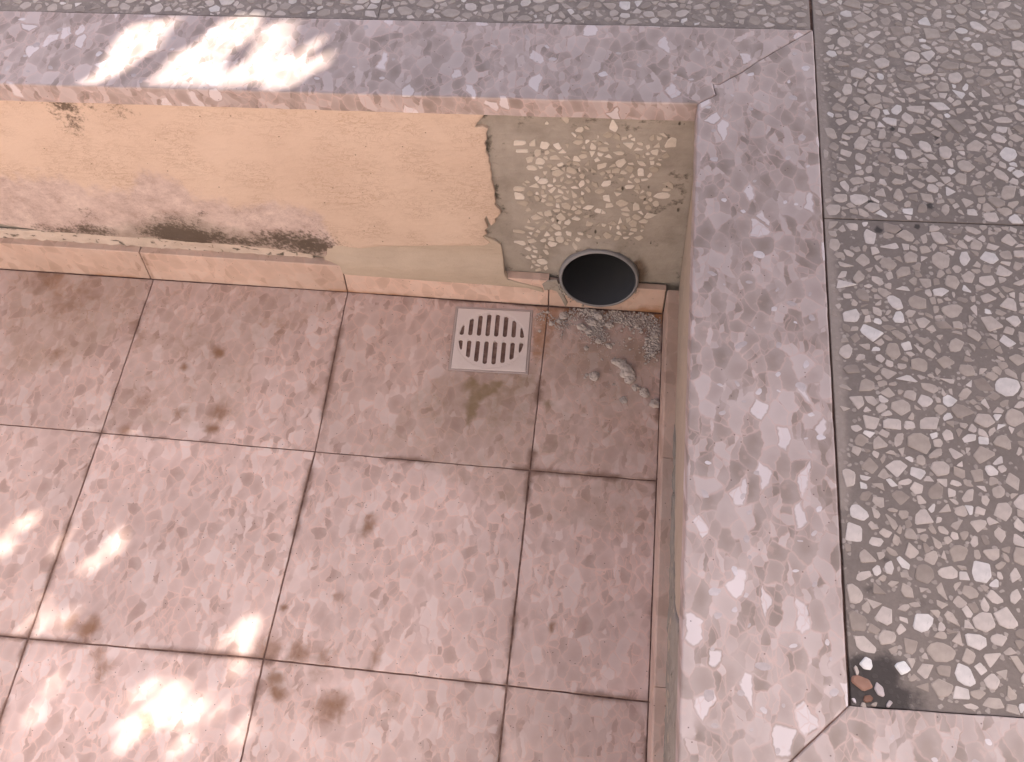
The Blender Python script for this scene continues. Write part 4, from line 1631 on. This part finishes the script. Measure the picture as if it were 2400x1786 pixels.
rg = random.Random(11)
bm = bmesh.new()
for _ in range(150):
    a = math.radians(rg.uniform(165, 262) if rg.random() < .75 else rg.uniform(-40, 200))
    rr_ = PR + abs(rg.gauss(0, .004)) + .001
    x, z = PC[0] + rr_ * math.cos(a), PC[1] + rr_ * math.sin(a)
    if z < .004:
        continue
    y = (wall_y(x, z) + .006) if z > .075 else A0 * (x - .8) - .001
    lump_bm(bm, (x, y - .002, z - .001), rg.uniform(.0008, .0030), rg.random() * 60, 1.0, 1)
me = bpy.data.meshes.new('collar')
bm.to_mesh(me)
bm.free()
cl_ = link('mortar_collar', me, MAT['cement'], bw)
cl_['kind'] = 'stuff'
bm = bmesh.new()
band_a = [(1275, 255), (1310, 275), (1360, 300), (1400, 340), (1430, 390), (1400, 440), (1440, 460)]
band_b = [(1510, 300), (1570, 330), (1640, 365), (1720, 390), (1800, 360), (1860, 430), (1880, 510), (1850, 580), (1830, 650)]
band_c = [(940, 330), (1020, 340), (1080, 400), (1130, 480)]
band_d = [(1310, 480), (1400, 480), (1480, 545)]
band_e = [(1250, 290), (1180, 350), (1130, 400)]


def along(b_):
    i = rg.randrange(len(b_) - 1)
    t = rg.random()
    return (b_[i][0] + (b_[i + 1][0] - b_[i][0]) * t, b_[i][1] + (b_[i + 1][1] - b_[i][1]) * t)


for n_, b_, sd_, r0, r1 in ((1000, band_a, 50, 3, 13), (1600, band_b, 54, 3, 13), (150, band_c, 45, 3, 8), (220, band_d, 45, 3, 10), (220, band_e, 50, 3, 10)):
    for _ in range(n_):
        c = along(b_)
        x, y = c[0] + rg.gauss(0, sd_ * .6), c[1] + rg.gauss(0, sd_ * .6)
        q = at_floor(*zl(x, y))
        if q.y > A0 * (q.x - .8) - .003 or q.x > X4 - .004 or (abs(q.x - DC[0]) < DS / 2 + .003):
            continue
        r = K * (r0 + (r1 - r0) * rg.random() ** 2)
        lump_bm(bm, (q.x, q.y, rg.random() ** 3 * .003), r, rg.random() * 50, .8, 1)
for _ in range(600):
    x, y = rg.gauss(1520, 260), rg.gauss(600, 240)
    if y < 300 or x < 920:
        continue
    q = at_floor(*zl(x, y))
    if q.y > A0 * (q.x - .8) - .003 or q.x > X4 - .003 or abs(q.x - DC[0]) < DS / 2 + .004:
        continue
    lump_bm(bm, (q.x, q.y, 0), K * rg.choice((1.5, 2, 2.5, 3.5, 5)), rg.random() * 50, .7, 1)
for i, (x, y, r) in enumerate(small):
    q = at_floor(*zl(x, y))
    lump_bm(bm, (q.x, q.y, 0.0), r * K, 50 + i, sub=3)
me = bpy.data.meshes.new('crumbs')
bm.to_mesh(me)
bm.free()
gr = link('mortar_grit', me, MAT['lump'], None, origin=(0.95, -0.04, 0))
tag(gr, 'fine loose grey mortar grit spilled on the tile below the pipe', 'grit', None, 'stuff')

# ------------------------------------------------------------------ the tree whose leaves dapple the sunlight
random.seed(99)
patch_c = [z1(p) for p in (
    [(250, 300), (430, 302), (640, 170), (800, 40), (900, -120), (650, -120), (540, 60), (430, 170)],
    [(660, 305), (800, 312), (960, 190), (1010, 80), (910, 100), (780, 210)],
    [(880, 312), (1060, 318), (1190, 190), (1320, 50), (1420, -120), (1200, -120), (1090, 60), (1010, 180)],
    [(1190, 322), (1310, 328), (1450, 200), (1580, 50), (1680, -100), (1520, -100), (1400, 60), (1270, 190)],
    [(1430, 328), (1600, 334), (1700, 260), (1850, 200), (1870, 120), (1790, 130), (1690, 190), (1560, 240)],
    [(1600, 170), (1700, 130), (1850, 40), (1800, 0), (1640, 90)])]
zb = lambda pts: [(80 + p[0] * .3814, 1100 + p[1] * .3814) for p in pts]
patch_f = [(zb(p), k) for p, k in (
    ([(-260, 300), (230, 325), (210, 470), (100, 570), (-260, 620)], 0.10),
    ([(370, 330), (600, 340), (580, 480), (470, 480), (360, 580), (310, 640), (205, 605), (230, 510), (320, 420)], 0.12),
    ([(60, 700), (180, 560), (260, 640), (260, 860), (60, 900)], 0.42),
    ([(1000, 1130), (1160, 930), (1280, 820), (1340, 960), (1340, 1150)], 0.20),
    ([(720, 1480), (930, 1330), (1010, 1170), (1400, 1180), (1330, 1700), (640, 1700)], 0.45),
    ([(-40, 1490), (330, 1250), (430, 1300), (260, 1460), (80, 1640), (-40, 1640)], 0.12),
    ([(340, 1640), (430, 1330), (600, 1260), (640, 1400), (580, 1640)], 0.42),
    ([(1430, 860), (1640, 880), (1700, 1080), (1500, 1090)], 0.75),
    ([(2200, 520), (2420, 560), (2400, 700), (2250, 690)], 0.8))]
MC = [[(q.x, q.y) for q in (at_cop(*p) for p in poly)] for poly in patch_c]
MC = [inset(m if area2(m) > 0 else m[::-1], -0.006) for m in MC]
MF = [([(q.x, q.y) for q in (at_floor(*p) for p in poly)], k) for poly, k in patch_f]
rl = random.Random(17)
for _ in range(26):                          # small broken dapples towards the lower left
    pu, pv = rl.uniform(60, 600), rl.uniform(1330, 1760)
    q = at_floor(pu, pv)
    if q.x > .40 or (pu > 230 and pv < 1520):
        continue
    L_, w_ = rl.uniform(.018, .05), rl.uniform(.007, .014)
    e = Vector((math.cos(.87 + rl.uniform(-.25, .25)), math.sin(.87 + rl.uniform(-.25, .25))))
    n_ = Vector((-e.y, e.x))
    MF.append(([(q.x + e.x * a * L_ + n_.x * c * w_, q.y + e.y * a * L_ + n_.y * c * w_) for a, c in ((-1, 0), (-.4, -1), (.5, -.8), (1, 0), (.4, 1), (-.5, .9))], 0.18))
ZC = ctop(0.2, .05)


def leaf_ok(samples, dice):
    for q in samples:
        a = q - SUN * ((q.z - ZC) / SUN.z)
        if a.y > math.tan(AB) * (a.x - XC) + .010:
            for m in MC:
                if inside((a.x, a.y), m):
                    return False
        c = q - SUN * (q.z / SUN.z)
        for m, k in MF:
            if inside((c.x, c.y), m) and dice > k:
                return False
    return True


bm = bmesh.new()
sdir = Vector((SUN.x, SUN.y, 0)).normalized()
for n_ in range(20500):
    fringe = n_ >= 19000                     # small leaves over the strip just in front of the low wall
    tgt = Vector((random.uniform(-.47, 1.95), random.uniform(-1.14, .72), random.choice((0.0, .52))))
    if fringe:
        tgt = Vector((random.uniform(-.45, .30), random.uniform(-.41, -.32), 0.0))
    c = tgt + SUN * random.uniform(2.5, 3.9)
    L = random.uniform(.045, .075)
    ga = tgt - SUN * ((tgt.z - ZC) / SUN.z)
    gf = tgt - SUN * (tgt.z / SUN.z)
    if min(min(poly_dist((ga.x, ga.y), m) for m in MC), min(poly_dist((gf.x, gf.y), m) for m, k in MF)) > .07:
        L *= 1.8
    if fringe:
        L = .028
    wd = L * random.uniform(.22, .34)
    d = (sdir + Vector((random.gauss(0, .5), random.gauss(0, .5), random.gauss(-.3, .4)))).normalized()
    sd_ = d.cross(SUN + Vector((random.gauss(0, .35), random.gauss(0, .35), random.gauss(0, .35)))).normalized()
    dice = random.random()
    if fringe:
        bad = False
        for t in (-1, 0, 1):
            q = c + d * (L * t)
            a = q - SUN * ((q.z - ZC) / SUN.z)
            bad = bad or a.y > math.tan(AB) * (a.x - XC) + .011
        if bad:
            continue
    elif not leaf_ok([c + d * (L * t) for t in (-.9, -.45, 0, .45, .9)], dice):
        continue
    nrm = d.cross(sd_)
    v = [bm.verts.new(p) for p in (c - d * L, c - d * L * .2 + sd_ * wd, c + d * L, c - d * L * .2 - sd_ * wd, c - d * L * .1 - nrm * wd * .35)]
    bm.faces.new([v[0], v[4], v[1]])
    bm.faces.new([v[1], v[4], v[2]])
    bm.faces.new([v[2], v[4], v[3]])
    bm.faces.new([v[3], v[4], v[0]])
cc = Vector((.6, -.35, .25)) + SUN * 2.8
tb = Vector((cc.x + 1.6, cc.y + 1.2, ctop(2, 2) - .05))
tree = empty('tree', tb, 'leafy tree reaching over the paved corner from behind, its gaps letting dapples of sun through', 'tree')
me = bpy.data.meshes.new('crown')
bm.to_mesh(me)
bm.free()
link('crown', me, MAT['leaf'], tree)


def limb(pts, r0, r1):
    bm = bmesh.new()
    n = 9
    prev = None
    for i, p in enumerate(pts):
        t = i / (len(pts) - 1)
        r = r0 + (r1 - r0) * t
        dr_ = (pts[min(i + 1, len(pts) - 1)] - pts[max(i - 1, 0)]).normalized()
        a = dr_.orthogonal().normalized()
        e = dr_.cross(a)
        cur = [bm.verts.new(p + (a * math.cos(k * math.tau / n) + e * math.sin(k * math.tau / n)) * r) for k in range(n)]
        if prev:
            for k in range(n):
                bm.faces.new([prev[k], prev[(k + 1) % n], cur[(k + 1) % n], cur[k]])
        prev = cur
    bmesh.ops.recalc_face_normals(bm, faces=bm.faces)
    me = bpy.data.meshes.new('limb')
    bm.to_mesh(me)
    bm.free()
    return me


fork = tb + Vector((-.25, -.15, 1.5))
link('trunk', limb([tb + Vector((0, 0, -.1)), tb + Vector((-.03, 0, .5)), tb + Vector((-.1, -.08, 1.0)), fork], .10, .065), MAT['bark'], tree, smooth=True)
for dv in (Vector((.5, .6, .3)), Vector((.1, .3, .5)), Vector((.6, -.1, .2))):
    e = cc + dv
    link('limb', limb([fork, fork.lerp(e, .35) + Vector((0, 0, .15)), fork.lerp(e, .7) + Vector((0, 0, .12)), e], .055, .012), MAT['bark'], tree, smooth=True)
